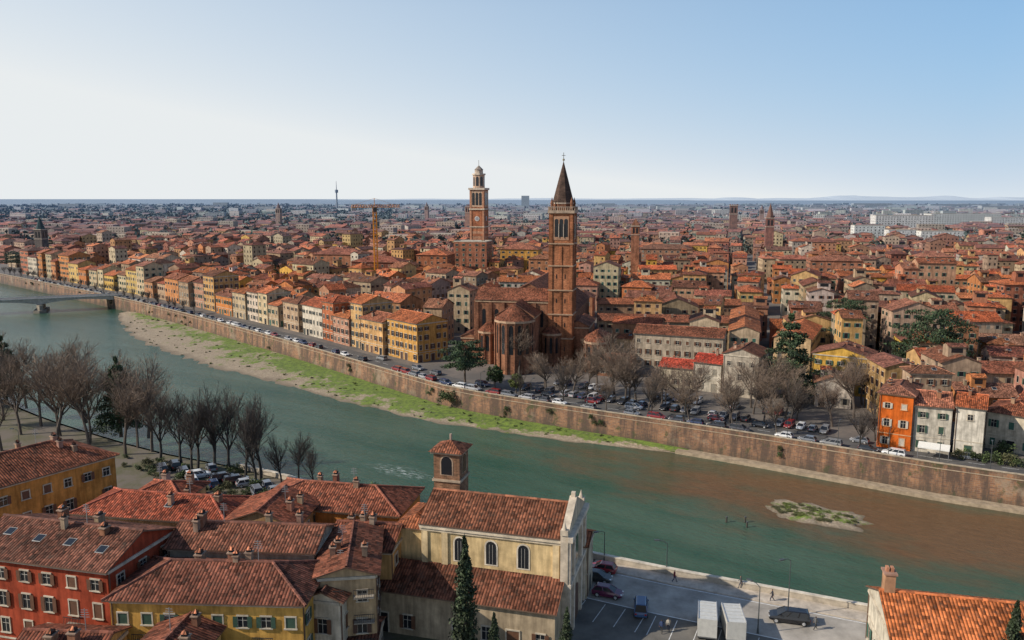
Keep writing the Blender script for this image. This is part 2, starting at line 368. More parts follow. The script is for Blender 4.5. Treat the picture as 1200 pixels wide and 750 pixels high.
def house(mb, A, ang, Ln, D, z0, ze, kind='gable', s=0.36, wt=None, rt=None, det=1, r=R, ov=0.55, chim=None, wallmat='stucco', shut=None, allwin=False, sky=0, sp0=2.9, trim=TRIM, ant=0):
    wt = wt or jit(r.choice(WALLS), .1, r); rt = rt or jit(r.choice(ROOFS), .22, r); shut = shut or r.choice(SHUT)
    pt = frame(A, ang)
    for (x0, y0, x1, y1) in ((0, 0, Ln, 0), (Ln, 0, Ln, D), (Ln, D, 0, D), (0, D, 0, 0)):
        mb.face([pt(x0, y0, z0), pt(x1, y1, z0), pt(x1, y1, ze), pt(x0, y0, ze)], wallmat, wt)
        l = math.hypot(x1-x0, y1-y0); ex, ey = (x1-x0)/l, (y1-y0)/l; ox, oy = ey, -ex
        def wp(X, off, Z, x0=x0, y0=y0, ex=ex, ey=ey, ox=ox, oy=oy): return pt(x0+ex*X+ox*off, y0+ey*X+oy*off, Z)
        m = wp(l/2, 0, 0); mo = wp(l/2, 1, 0)
        if det >= 0 and (allwin or (mo[0]-m[0])*(-m[0])+(mo[1]-m[1])*(-m[1]) > -0.15*math.hypot(m[0], m[1])):
            facade(mb, wp, l, z0, ze, det, shut, r, trim=trim, sp0=sp0)
        if det >= 2:
            box(mb, wp, 0, l, 0.003, 0.18, ze-.32-(ov*s), ze-.1-ov*s*.5, 'stone', trim, True)
            box(mb, wp, 0, l, 0.003, 0.06, z0+3.3, z0+3.5, 'stone', trim, True)
            box(mb, wp, .15, .27, 0.003, 0.12, z0+.3, ze-.5, 'metal_paint', (0.16, 0.1, 0.07), True)
    if kind == 'hip' :
        if Ln >= D: roof_hip(mb, pt, Ln, D, ze, s, ov, rt, det >= 2)
        else: roof_hip(mb, lambda x, y, z: pt(Ln-y, x, z), D, Ln, ze, s, ov, rt, det >= 2)
        zf = lambda x, y: ze+s*min(x, y, Ln-x, D-y)
    elif kind == 'gable':
        roof_gable(mb, pt, Ln, D, ze, s, ov, rt, wallmat, wt, det >= 1)
        zf = lambda x, y: ze+s*min(y, D-y)
        if det >= 2: ridge_caps(mb, pt(-.3, D/2, ze+D/2*s+.18), pt(Ln+.3, D/2, ze+D/2*s+.18), tuple(x*1.15 for x in rt))
    elif kind == 'gabley':
        roof_gable(mb, lambda x, y, z: pt(Ln-y, x, z), D, Ln, ze, s, ov, rt, wallmat, wt, det >= 1)
        zf = lambda x, y: ze+s*min(x, Ln-x)
        if det >= 2: ridge_caps(mb, pt(Ln/2, -.3, ze+Ln/2*s+.18), pt(Ln/2, D+.3, ze+Ln/2*s+.18), tuple(x*1.15 for x in rt))
    elif kind == 'flat':
        mb.face([pt(0, 0, ze), pt(Ln, 0, ze), pt(Ln, D, ze), pt(0, D, ze)], 'stone', (0.35, 0.33, 0.3))
        for q in ((0, Ln, -.1, .2), (0, Ln, D-.2, D+.1), (-.1, .2, .2, D-.2), (Ln-.2, Ln+.1, .2, D-.2)):
            box(mb, pt, q[0], q[1], q[2], q[3], ze-.1, ze+.5, 'stone', trim)
        zf = lambda x, y: ze
    n = chim if chim is not None else r.choice((1, 2, 2, 3))
    for _ in range(n):
        x = r.uniform(.12, .88)*Ln; y = r.uniform(.15, .85)*D
        chimney(mb, pt, x, y, zf(x, y), r.uniform(.7, 1.4), r, det)
    for i in range(sky):
        x = Ln*(i+.6+r.uniform(-.15, .15))/(sky+.2); y = D*r.uniform(.16, .26); w, h = .45, .9
        z = lambda yy: ze+s*yy+.2
        if kind in ('gable', 'hip'):
            mb.face([pt(x-w-.1, y-.1, z(y-.1)), pt(x+w+.1, y-.1, z(y-.1)), pt(x+w+.1, y+h+.1, z(y+h+.1)), pt(x-w-.1, y+h+.1, z(y+h+.1))], 'stone', (0.3, 0.29, 0.27))
            mb.face([pt(x-w, y, z(y)+.04), pt(x+w, y, z(y)+.04), pt(x+w, y+h, z(y+h)+.04), pt(x-w, y+h, z(y+h)+.04)], 'window_glass')
    for i in range(ant):
        x = r.uniform(.2, .8)*Ln; y = D*.5; z = zf(x, y)
        box(mb, pt, x-.03, x+.03, y-.03, y+.03, z, z+2.6, 'metal_paint', (0.3, 0.3, 0.3))
        for k in range(4): box(mb, pt, x-.5+.05*k, x+.5-.05*k, y-.02, y+.02, z+1.7+.25*k, z+1.74+.25*k, 'metal_paint', (0.3, 0.3, 0.3))
    return pt

# ------------------------------------------------------------------ river bank geometry
FB = [(-3000, 2900), (-900, 1060), (-372, 576), (-211, 430), (-104, 320), (-20, 227), (-9.6, 219), (22, 199), (41, 188), (59, 177), (74, 167), (87.5, 158), (102, 150), (160, 116), (320, 30), (1500, -600)]
NBZ = 3.0
NB = [(-3000, 2200), (-700, 690), (-325, 395), (-225, 297), (-137, 206), P(150, 520, 3), P(280, 548, 3), P(400, 578, 3), P(500, 602, 3), P(700, 655, 3), P(1010, 715, 3), P(1300, 775, 3), (220, -10), (1400, -750)]
def offs(pl, d):
    out = []
    for i, p in enumerate(pl):
        n = Vector((0, 0))
        for j in (i-1, i):
            if 0 <= j < len(pl)-1:
                e = Vector(pl[j+1])-Vector(pl[j]); e.normalize(); n += Vector((-e.y, e.x))
        n.normalize(); out.append((p[0]+n.x*d, p[1]+n.y*d))
    return out
def nearest(pl, x, y):
    best = None
    for i in range(len(pl)-1):
        ax, ay = pl[i]; bx, by = pl[i+1]; ex, ey = bx-ax, by-ay
        t = max(0, min(1, ((x-ax)*ex+(y-ay)*ey)/(ex*ex+ey*ey))); qx, qy = ax+ex*t, ay+ey*t
        d = math.hypot(x-qx, y-qy)
        if best is None or d < best[0]:
            sgn = 1 if ex*(y-ay)-ey*(x-ax) > 0 else -1
            best = (d, sgn, qx, qy, math.atan2(ey, ex))
    return best
def strip(mb, pl, d0, d1, z, mat, t=(1, 1, 1)):
    a = offs(pl, d0); b = offs(pl, d1)
    for i in range(len(pl)-1): mb.face([(*a[i], z), (*a[i+1], z), (*b[i+1], z), (*b[i], z)], mat, t)
def wallstrip(mb, pl, d0, d1, z0, z1, mat, t=(1, 1, 1), batter=0):
    a = offs(pl, d0); b = offs(pl, d1); ab = offs(pl, d0-batter)
    for i in range(len(pl)-1):
        mb.face([(*ab[i], z0), (*ab[i+1], z0), (*a[i+1], z1), (*a[i], z1)], mat, t)
        mb.face([(*b[i], z0), (*b[i+1], z0), (*b[i+1], z1), (*b[i], z1)], mat, t)
        mb.face([(*a[i], z1), (*a[i+1], z1), (*b[i+1], z1), (*b[i], z1)], mat, t)
def smooth(pl, lo, hi, st=8):
    out = list(pl[:lo])
    pts = pl[lo:hi]
    for i in range(len(pts)-1):
        p0 = Vector(pts[max(0, i-1)]); p1 = Vector(pts[i]); p2 = Vector(pts[i+1]); p3 = Vector(pts[min(len(pts)-1, i+2)])
        n = max(1, int((p2-p1).length/st))
        for k in range(n):
            t = k/n
            q = 0.5*((2*p1)+(-p0+p2)*t+(2*p0-5*p1+4*p2-p3)*t*t+(-p0+3*p1-3*p2+p3)*t**3)
            out.append((q.x, q.y))
    out.append(tuple(pts[-1])); out += list(pl[hi:])
    return out
FBs = smooth(FB, 2, 14, 10); NBs = smooth(NB, 2, 12, 10)

g = MB()
g.face([(*p, 0) for p in FBs]+[(45000, -600, 0), (45000, 45000, 0), (-45000, 45000, 0), (-45000, 2900, 0)], 'ground_surface')
g.face([(*p, NBZ) for p in NBs][::-1]+[(-3000, -1500, NBZ), (1400, -1500, NBZ)], 'near_ground_surface')
g.obj('ground')
w = MB(); w.face([(-3200, -900, -6), (1600, -900, -6), (1600, 3000, -6), (-3200, 3000, -6)], 'river_water'); w.obj('river_water')
e = MB(); wallstrip(e, FBs, 0, 0.6, -7, 0.0, 'river_wall_masonry', batter=.5)
e.obj('river_embankment_wall')
e = MB(); wallstrip(e, FBs, -0.05, 0.45, 0.0, 0.95, 'river_wall_masonry'); wallstrip(e, FBs, -0.15, 0.55, 0.95, 1.1, 'stone', (0.38, 0.31, 0.22)); wallstrip(e, FBs, -0.12, -.02, -.2, 0, 'stone', (0.34, 0.26, 0.18))
e.obj('embankment_parapet')
e = MB(); wallstrip(e, NBs, 0.0, -0.6, -7, NBZ, 'river_wall_masonry', batter=-.5); e.obj('near_embankment_wall')
sub = [p for p in NBs if -60 < p[0] < 200 and p[1] > -20]
e = MB(); wallstrip(e, sub, 0.05, -0.4, NBZ, NBZ+.85, 'stone', (0.42, 0.36, 0.28)); wallstrip(e, sub, 0.12, -0.47, NBZ+.85, NBZ+1.0, 'stone', (0.55, 0.49, 0.4)); e.obj('riverside_parapet')
# quay shelf on the right foot of the wall
sub = [p for p in FBs if 40 < p[0] < 330]
e = MB(); wallstrip(e, sub, -3.2, -0.3, -7, -5.3, 'stone', (0.32, 0.25, 0.17)); e.obj('stone_quay')
# roads
e = MB(); sub = [p for p in FBs if -900 < p[0] < 330]
strip(e, sub, 2.6, 11.0, 0.004, 'asphalt', (0.085, 0.08, 0.075))
e.obj('riverside_road')
e = MB(); wallstrip(e, sub, 0.5, 2.6, 0, 0.13, 'stone', (0.25, 0.21, 0.17)); e.obj('riverside_pavement')
e = MB()
for i in range(len(sub)-1):
    p, q = Vector(sub[i]), Vector(sub[i+1]); d = (q-p); l = d.length
    if p.x < -380: continue
    d /= l; n = Vector((-d.y, d.x)); k = 0
    while k*6 < l-3:
        a = p+d*(k*6)+n*6.8; b = a+d*3
        e.face([(*(a-n*.07), .008), (*(b-n*.07), .008), (*(b+n*.07), .008), (*(a+n*.07), .008)], 'road_paint', (0.6, 0.6, 0.58)); k += 1
e.obj('road_markings')
# near road
nsub = [p for p in NBs if p[0] > 5 and p[0] < 230]
e = MB(); strip(e, nsub, -3.0, -11.5, NBZ+.004, 'asphalt', (0.33, 0.30, 0.26)); strip(e, nsub, -11.5, -27, NBZ+.003, 'asphalt', (0.13, 0.12, 0.105)); e.obj('near_road')
e = MB(); wallstrip(e, nsub, -3.0, -0.5, NBZ, NBZ+.13, 'stone', (0.44, 0.38, 0.31)); e.obj('near_pavement')
e = MB(); strip(e, nsub, -11.35, -11.5, NBZ+.01, 'road_paint', (0.7, 0.7, 0.68)); strip(e, nsub, -3.3, -3.42, NBZ+.01, 'road_paint', (0.7, 0.7, 0.68))
for i in range(len(nsub)-1):
    p, q = Vector(offs(nsub, -12)[i]), Vector(offs(nsub, -12)[i+1]); d = q-p; l = d.length; d /= l; n = Vector((d.y, -d.x)); k = 0
    while k*2.7 < l:
        a = p+d*(k*2.7); b = a+n*4.8; e.face([(*(a-d*.05), NBZ+.01), (*(a+d*.05), NBZ+.01), (*(b+d*.05), NBZ+.01), (*(b-d*.05), NBZ+.01)], 'road_paint', (0.6, 0.6, 0.58)); k += 1
e.obj('parking_markings')
# gravel bank
WL = [(136, 366), (146, 386), (168, 403), (200, 415), (260, 433), (330, 451), (400, 469), (470, 487), (540, 500), (620, 511), (700, 521), (780, 530), (850, 541), (878, 549)]
wl = smooth([P(u, v, -6) for u, v in WL], 0, len(WL), 3)
bm_ = MB(); rows = []; M = 9
for i, p in enumerate(wl):
    _, _, qx, qy, _ = nearest(FBs, *p); row = []
    end = min(1, i/6, (len(wl)-1-i)/6)
    for j in range(M+1):
        f = j/M; f2 = f*1.12
        nz = mnoise.noise(Vector((p[0]*.08+f*3, p[1]*.08, 1)))*.12*math.sin(f*3.14)*2+mnoise.noise(Vector((p[0]*.5, p[1]*.5, f*6)))*.12
        x = qx+(p[0]-qx)*f2; y = qy+(p[1]-qy)*f2
        if j > 0: x += mnoise.noise(Vector((i*.35, j, 0)))*1.5; y += mnoise.noise(Vector((i*.35, j, 9)))*1.5
        row.append((x, y, (-4.9*end-6.1*(1-end))*(1-f)+(-6.15)*f+nz))
    rows.append(row)
for i in range(len(rows)-1):
    for j in range(M): bm_.face([rows[i][j], rows[i][j+1], rows[i+1][j+1], rows[i+1][j]], 'gravel_and_grass')
bm_.obj('gravel_riverbank')
# gravel bar island
ib = MB(); icx, icy = P(955, 603, -6); ca, sa = math.cos(math.radians(-30)), math.sin(math.radians(-30)); K = 48; RR = 8
ringp = []
for j in range(RR+1):
    ring = []
    for k in range(K):
        a = 2*math.pi*k/K; rr = j/RR*(1+.4*mnoise.fractal(Vector((math.cos(a)*1.8, math.sin(a)*1.8, 8)), 1, 2, 3))
        x = math.cos(a)*12.5*rr; y = math.sin(a)*6.0*rr
        z = -6.15+.55*(1-(j/RR)**2)+.18*mnoise.noise(Vector((x*.6, y*.6, 0)))
        ring.append((icx+x*ca-y*sa, icy+x*sa+y*ca, z))
    ringp.append(ring)
for j in range(RR):
    for k in range(K): ib.face([ringp[j][k], ringp[j+1][k], ringp[j+1][(k+1) % K], ringp[j][(k+1) % K]], 'gravel_and_grass')
ib.obj('gravel_island')

# ------------------------------------------------------------------ occupancy
OCC = set(); CS = 2.5
def cells(A, ang, Ln, D, sh=0.0):
    pt = frame(A, ang); nx = max(2, int(Ln/1.8)); ny = max(2, int(D/1.8)); out = set()
    for i in range(nx+1):
        for j in range(ny+1):
            x = sh+(Ln-2*sh)*i/nx; y = sh+(D-2*sh)*j/ny; q = pt(x, y, 0); out.add((int(q[0]//CS), int(q[1]//CS)))
    return out
def occupy(A, ang, Ln, D): OCC.update(cells(A, ang, Ln, D))
def free(A, ang, Ln, D, tol=.08):
    c = cells(A, ang, Ln, D, 1.2); return len(c & OCC) <= tol*len(c)

# ------------------------------------------------------------------ brick basilica
BR = (0.31, 0.14, 0.08); BR2 = (0.25, 0.11, 0.065)
def ringp_(pt, cx, cy, r, n, a0=0.0, a1=2*math.pi):
    full = abs(a1-a0-2*math.pi) < 1e-6; k = n if full else n+1
    return [(cx+r*math.cos(a0+(a1-a0)*i/n), cy+r*math.sin(a0+(a1-a0)*i/n)) for i in range(k)]
def prism(mb, pt, ring, z0, z1, mat, t, top=True, closed=True, ring2=None):
    r2 = ring2 or ring; n = len(ring)
    for i in range(n if closed else n-1):
        j = (i+1) % n; mb.face([pt(*ring[i], z0), pt(*ring[j], z0), pt(*r2[j], z1), pt(*r2[i], z1)], mat, t)
    if top: mb.face([pt(*p, z1) for p in r2], mat, t)
def coneroof(mb, pt, ring, z0, apex, mat, t, closed=True):
    n = len(ring)
    for i in range(n if closed else n-1):
        j = (i+1) % n; mb.face([pt(*ring[i], z0), pt(*ring[j], z0), pt(*apex)], mat, t)
def arch(mb, wp, x, zb, w, h, off, mat, t=(1, 1, 1), pointed=False):
    pts = [wp(x-w/2, off, zb), wp(x+w/2, off, zb)]; hs = h-w/2
    for k in range(7):
        a = math.pi*k/6; pz = math.sin(a)*w/2*(1.5 if pointed else 1); pts.append(wp(x+math.cos(a)*w/2, off, zb+hs+pz))
    mb.face(pts, mat, t)
def wallfn(pt, p, q):
    l = math.hypot(q[0]-p[0], q[1]-p[1]); ex, ey = (q[0]-p[0])/l, (q[1]-p[1])/l
    return (lambda X, off, Z: pt(p[0]+ex*X+ey*off, p[1]+ey*X-ex*off, Z)), l

root = bpy.data.objects.new('basilica_church', None); bpy.context.scene.collection.objects.link(root)
BA = (1.5, 254.0); bang = math.radians(-12); pt = frame(BA, bang)
occupy(pt(-22, -10, 0)[:2], bang, 48, 110)
RT = (0.25, 0.09, 0.05)
mb = MB()
def blk(x0, x1, y0, y1, ze, kind, s, rt=RT, wt=BR):
    for p, q in (((x0, y0), (x1, y0)), ((x1, y0), (x1, y1)), ((x1, y1), (x0, y1)), ((x0, y1), (x0, y0))):
        mb.face([pt(*p, 0), pt(*q, 0), pt(*q, ze), pt(*p, ze)], 'brickwork', wt)
        wf, l = wallfn(pt, p, q)
        box(mb, wf, 0, l, 0.003, .3, ze-.9, ze-.55, 'stone', (0.40, 0.28, 0.18), True)
    f = lambda x, y, z: pt(x0+x, y0+y, z)
    if kind == 'x': roof_gable(mb, f, x1-x0, y1-y0, ze, s, .5, rt, 'brickwork', wt)
    else: roof_gable(mb, lambda x, y, z: pt(x1-y, y0+x, z), y1-y0, x1-x0, ze, s, .5, rt, 'brickwork', wt)
blk(-16, 14, 9, 21, 21.5, 'x', .55)       # transept
blk(-6.5, 6.5, 21.1, 92, 22.5, 'y', .5)   # nave
blk(-6.2, 6.2, -3, 8.9, 18, 'y', .6)   # choir
# aisles
for sx in (-1, 1):
    xo = 13*sx; xi = 6.6*sx
    mb.face([pt(xo, 21.2, 0), pt(xo, 92, 0), pt(xo, 92, 13), pt(xo, 21.2, 13)], 'brickwork', BR)
    mb.face([pt(xo+sx*.5, 21.2, 12.9), pt(xo+sx*.5, 92, 12.9), pt(xi, 92, 17.5), pt(xi, 21.2, 17.5)], 'terracotta_tiles', RT)
    for k in range(7):
        wf, l = wallfn(pt, *(((xi, 24), (xi, 90)) if sx > 0 else ((xi, 90), (xi, 24))))
        x = 5+k*9.2
        pts = [wf(x+.9*math.cos(a), .04, 20+.9*math.sin(a)) for a in [2*math.pi*i/10 for i in range(10)]]; mb.face(pts, 'window_glass')
# transept front details: pilasters and tall pointed windows
wf, l = wallfn(pt, (-16, 9), (14, 9))
for x in (0.6, 5.2, 9.6, 20.3, 24.8, 29.4): box(mb, wf, x-.5, x+.5, 0.003, .55, 0, 20.5, 'brickwork', BR2)
for x in (2.9, 7.3, 22.6, 27): arch(mb, wf, x, 12.5, 1.2, 5.5, .05, 'window_glass', pointed=True)
wf, l = wallfn(pt, (-16, 21), (-16, 9))
for x in (.5, 11.5): box(mb, wf, x-.5, x+.5, 0.003, .6, 0, 21, 'brickwork', BR2)
arch(mb, wf, 6, 8, 1.8, 10, .05, 'window_glass', pointed=True)
# apses
def apse(cx, cy, r, ze, zr, n=7, win=True, wh=7):
    ring = ringp_(pt, cx, cy, r, n, math.pi, 2*math.pi)
    prism(mb, pt, ring, 0, ze, 'brickwork', BR, top=False, closed=False)
    ring2 = ringp_(pt, cx, cy, r+.45, n, math.pi, 2*math.pi)
    prism(mb, pt, ring2, ze-.7, ze, 'stone', (0.38, 0.25, 0.16), top=False, closed=False)
    coneroof(mb, pt, ring2, ze, (cx, cy+.2, zr), 'terracotta_tiles', RT, closed=False)
    for i in range(len(ring)-1):
        wf, l = wallfn(pt, ring[i], ring[i+1])
        box(mb, wf, -.3, .3, 0.0, .45, 0, ze-.7, 'brickwork', BR2)
        if win: arch(mb, wf, l/2+.1, ze-wh-1.6, min(1.3, l*.45), wh, .05, 'window_glass', pointed=True)
apse(0, -3, 6.2, 17.0, 22.0, 7, True, 9)
apse(-11.2, 9, 3.6, 11, 14.6, 5, True, 5)
apse(10.2, 9, 3.2, 11, 14.6, 5, True, 5)
# low sacristy + side chapel
blk(-21.5, -16.1, 10, 20, 8.5, 'y', .4)
mb.obj('church_body', root)
mb = MB()
blk(22, 29, 2, 14, 10.5, 'y', .5); apse(25.5, 2, 3.4, 10, 13.6, 5, True, 4.5)
blk(15, 22, 12, 30, 13, 'y', .45)
mb.obj('side_chapel', root)

# bell tower
tr = bpy.data.objects.new('brick_bell_tower', None); bpy.context.scene.collection.objects.link(tr)
mb = MB(); tp = frame(P(643, 428, 0), bang); W = 7.6
base = [(0, 0), (W, 0), (W, W), (0, W)]
prism(mb, tp, base, 0, 51, 'brickwork', (0.42, 0.165, 0.08))
for i in range(4):
    wf, l = wallfn(tp, base[i], base[(i+1) % 4])
    for x0, x1 in ((0.002, 1.0), (W-1.0, W-.002)): box(mb, wf, x0, x1, 0.003, .28, 0, 50.2, 'brickwork', (0.38, 0.145, 0.07))
    box(mb, wf, W/2-.35, W/2+.35, 0.003, .2, 0, 39.5, 'brickwork', (0.38, 0.145, 0.07))
    for z in (9, 17, 25, 33, 40.2): 
        box(mb, wf, -.3, W+.3, 0.001, .42, z, z+.4, 'stone', (0.38, 0.25, 0.16), True)
        if z < 40: 
            for x in (2.4, 5.2): arch(mb, wf, x, z-4, .35, 1.4, .05, 'window_glass')
    # belfry triple light
    box(mb, wf, 1.3, W-1.3, .003, .12, 41.6, 49.2, 'stone', (0.40, 0.22, 0.13))
    for x in (W/2-1.55, W/2, W/2+1.55): arch(mb, wf, x, 42.6, 1.2, 5.8, .16, 'window_glass')
    for x in (W/2-.78, W/2+.78): box(mb, wf, x-.1, x+.1, .12, .4, 42.4, 46.8, 'stone', (0.45, 0.38, 0.3))
    box(mb, wf, -.55, W+.55, 0.001, .6, 50.2, 51.1, 'stone', (0.38, 0.28, 0.2), True)
    for k in range(12): box(mb, wf, -.3+k*(W+.2)/11.5, -.02+k*(W+.2)/11.5, .3, .55, 51.1, 52.1, 'stone', (0.34, 0.24, 0.17))
    box(mb, wf, -.4, W+.4, .22, .58, 52.1, 52.3, 'stone', (0.38, 0.29, 0.22), True)
mb.obj('tower_shaft', tr)
mb = MB(); c = W/2
oc = ringp_(tp, c, c, 3.45, 8, math.pi/8, 2*math.pi+math.pi/8)
prism(mb, tp, oc, 51, 53.4, 'brickwork', BR2)
oc2 = ringp_(tp, c, c, 3.6, 8, math.pi/8, 2*math.pi+math.pi/8); prism(mb, tp, oc2, 53.2, 53.6, 'stone', (0.4, 0.32, 0.25))
coneroof(mb, tp, oc2, 53.6, (c, c, 67), 'brickwork', (0.10, 0.062, 0.048))
for sx in (0.6, W-.6):
    for sy in (0.6, W-.6):
        q = ringp_(tp, sx, sy, .45, 6); prism(mb, tp, q, 51, 53.2, 'brickwork', BR); coneroof(mb, tp, ringp_(tp, sx, sy, .6, 6), 53.2, (sx, sy, 55.4), 'brickwork', BR2)
q = ringp_(tp, c, c, .09, 6); prism(mb, tp, q, 66.6, 69.6, 'metal_paint', (0.12, 0.11, 0.1))
q = ringp_(tp, c, c, .35, 8); prism(mb, tp, q, 67, 67.6, 'metal_paint', (0.3, 0.25, 0.15))
box(mb, tp, c-.6, c+.6, c-.06, c+.06, 68.6, 68.75, 'metal_paint', (0.12, 0.11, 0.1))
mb.obj('spire', tr)
occupy(tp(0, 0, 0)[:2], bang, W, W)

# civic tower with lantern (far)
cr = bpy.data.objects.new('civic_clock_tower', None); bpy.context.scene.collection.objects.link(cr)
mb = MB(); lt = frame((-29.0, 556), math.radians(-14)); W = 10.0
base = [(0, 0), (W, 0), (W, W), (0, W)]
for k in range(28):
    prism(mb, lt, base, k*1.7, (k+1)*1.7, 'brickwork', (0.42, 0.15, 0.07) if (k % 2 or k > 20) else (0.48, 0.25, 0.15), top=(k == 27))
for i in range(4):
    wf, l = wallfn(lt, base[i], base[(i+1) % 4])
    for x0, x1 in ((0.002, 1.1), (W-1.1, W-.002)): box(mb, wf, x0, x1, 0.003, .3, 0, 61, 'stone', (0.42, 0.2, 0.11))
    box(mb, wf, -.3, W+.3, 0.001, .5, 35, 35.7, 'stone', (0.48, 0.38, 0.28), True)
    box(mb, wf, -.5, W+.5, 0.001, .7, 47, 48, 'stone', (0.48, 0.4, 0.3), True)
    box(mb, wf, -.7, W+.7, 0.001, 1.0, 60.6, 62, 'stone', (0.54, 0.45, 0.35), True)
    box(mb, wf, 1.2, W-1.2, .003, .2, 49, 60, 'stone', (0.48, 0.32, 0.21))
    for x in (W/2-2.5, W/2, W/2+2.5): arch(mb, wf, x, 50.2, 1.95, 8.6, .26, 'window_glass')
    pts = [wf(W/2+1.7*math.cos(a), .2, 41+1.7*math.sin(a)) for a in [2*math.pi*i_/20 for i_ in range(20)]]; mb.face(pts, 'stone', (0.6, 0.55, 0.48))
    pts = [wf(W/2+1.3*math.cos(a), .24, 41+1.3*math.sin(a)) for a in [2*math.pi*i_/20 for i_ in range(20)]]; mb.face(pts, 'stone', (0.3, 0.3, 0.32))
prism(mb, lt, base, 47.6, 61, 'brickwork', (0.42, 0.17, 0.09))
mb.obj('tower_shaft', cr)
mb = MB(); c = W/2
o1 = ringp_(lt, c, c, 4.1, 8, math.pi/8, 2*math.pi+math.pi/8); prism(mb, lt, o1, 61.5, 71, 'stone', (0.5, 0.34, 0.23))
for i in range(8):
    wf, l = wallfn(lt, o1[i], o1[(i+1) % 8]); arch(mb, wf, l/2, 63.3, 2.0, 6.4, .06, 'window_glass')
o2 = ringp_(lt, c, c, 4.7, 8, math.pi/8, 2*math.pi+math.pi/8); prism(mb, lt, o2, 70.8, 71.8, 'stone', (0.54, 0.45, 0.35))
o3 = ringp_(lt, c, c, 2.9, 8, math.pi/8, 2*math.pi+math.pi/8); prism(mb, lt, o3, 71.8, 74.4, 'stone', (0.42, 0.34, 0.27))
coneroof(mb, lt, ringp_(lt, c, c, 3.3, 8), 74.4, (c, c, 77.5), 'stone', (0.25, 0.2, 0.16))
prism(mb, lt, ringp_(lt, c, c, .15, 6), 77, 81, 'metal_paint', (0.2, 0.18, 0.15))
mb.obj('lantern', cr)
occupy(lt(-2, -2, 0)[:2], math.radians(-14), W+4, W+4)

def small_tower(name, x, y, w, h, spire, t=BR, ang=-.2, st=(0.20, 0.09, 0.055), n=4):
    mb = MB(); f = frame((x-w/2, y), ang); base = [(0, 0), (w, 0), (w, w), (0, w)]
    prism(mb, f, base, 0, h, 'brickwork', t)
    for i in range(4):
        wf, l = wallfn(f, base[i], base[(i+1) % 4])
        for xx in (l*.3, l*.7): arch(mb, wf, xx, h-w*.95, w*.24, w*.7, .06, 'window_glass')
        box(mb, wf, -.3, l+.3, .001, .45, h-.5, h+.1, 'stone', (0.42, 0.34, 0.26), True); box(mb, wf, -.1, l+.1, .001, .25, h-w*1.15, h-w*1.08, 'stone', (0.42, 0.34, 0.26), True)
    if spire > 0:
        if n == 4: rg = [(-.3, -.3), (w+.3, -.3), (w+.3, w+.3), (-.3, w+.3)]
        else: rg = ringp_(f, w/2, w/2, w*.5, n)
        coneroof(mb, f, rg, h+.1, (w/2, w/2, h+spire), 'terracotta_tiles' if spire < 4 else 'brickwork', st)
    else:
        for i in range(4):
            wf, l = wallfn(f, base[i], base[(i+1) % 4])
            for k in range(4): box(mb, wf, k*l/3.6, k*l/3.6+l/8, -.4, .1, h, h+1.4, 'brickwork', t)
    occupy(f(-1, -1, 0)[:2], ang, w+2, w+2)
    return mb.obj(name)
small_tower('brick_church_tower', 226, 702, 7.0, 38, 13, (0.27, 0.105, 0.07), n=8)
small_tower('brick_tower', 247, 895, 8.5, 47, 0, (0.24, 0.11, 0.07))
small_tower('church_campanile', 77, 500, 5.0, 38, 4.5, (0.34, 0.145, 0.085))
small_tower('church_campanile', -385, 650, 7, 30, 11, (0.16, 0.115, 0.09), st=(0.04, 0.065, 0.06), n=8)
small_tower('brick_tower', -58, 1050, 7, 44, 3, (0.42, 0.2, 0.12))
small_tower('church_campanile', -350, 1200, 7, 40, 9, (0.4, 0.24, 0.16), n=8)
small_tower('church_campanile', 420, 1350, 7, 36, 8, (0.4, 0.2, 0.13), n=8)
small_tower('church_campanile', -160, 1500, 7, 40, 8, (0.4, 0.2, 0.13), n=8)

# ------------------------------------------------------------------ hero town houses on far bank
def hero(name, a, b, D, h, z=0.0, base=True, **kw):
    A = P(*a, z if base else h); B = P(*b, z if base else h)
    ang = math.atan2(B[1]-A[1], B[0]-A[0]); Ln = math.hypot(B[0]-A[0], B[1]-A[1])
    mb = MB(); pt = house(mb, A, ang, Ln, D, z, (z+h) if base else h, **kw)
    occupy(A, ang, Ln, D); return mb.obj(name), pt, Ln
OR = (0.60, 0.13, 0.02); WH = (0.60, 0.54, 0.44); YE = (0.64, 0.38, 0.08)
hero('orange_house', (1027, 523), (1066, 529), 13, 12.5, det=2, wt=OR, kind='hip', shut=(0.45, 0.4, 0.33), chim=3, trim=(0.55, 0.3, 0.15))
hero('white_house', (1067, 528), (1112, 533), 11, 10.5, det=2, wt=WH, shut=SHUT[0], chim=2, kind='gable')
hero('white_house', (1116, 533), (1150, 538), 10, 11.0, det=2, wt=(0.62, 0.57, 0.48), shut=SHUT[0], kind='gable')
hero('cream_house', (1152, 524), (1215, 536), 12, 8.5, det=2, wt=(0.58, 0.5, 0.38), shut=SHUT[5], kind='hip')
hero('orange_house', (1190, 520), (1240, 530), 12, 10.5, det=2, wt=(0.58, 0.26, 0.07), kind='gable')
hero('yellow_house', (950, 458), (1017, 466), 12, 11.2, det=2, wt=YE, shut=SHUT[0], kind='gabley', s=.3)
hero('white_apartment_house', (846, 463), (887, 468), 12, 12.0, det=2, wt=(0.5, 0.43, 0.34), kind='gabley', shut=SHUT[3])
hero('white_house', (812, 457), (844, 461), 9, 8.5, det=2, wt=WH, kind='gable', rt=(0.42, 0.06, 0.035))
hero('cream_house', (772, 452), (811, 456), 9, 6.0, det=2, wt=(0.58, 0.5, 0.36), kind='gable', rt=(0.42, 0.07, 0.04))
hero('long_convent_building', (742, 430), (846, 438), 11, 11.5, det=2, wt=(0.44, 0.36, 0.27), kind='gable', rt=(0.25, 0.09, 0.05), shut=SHUT[1])
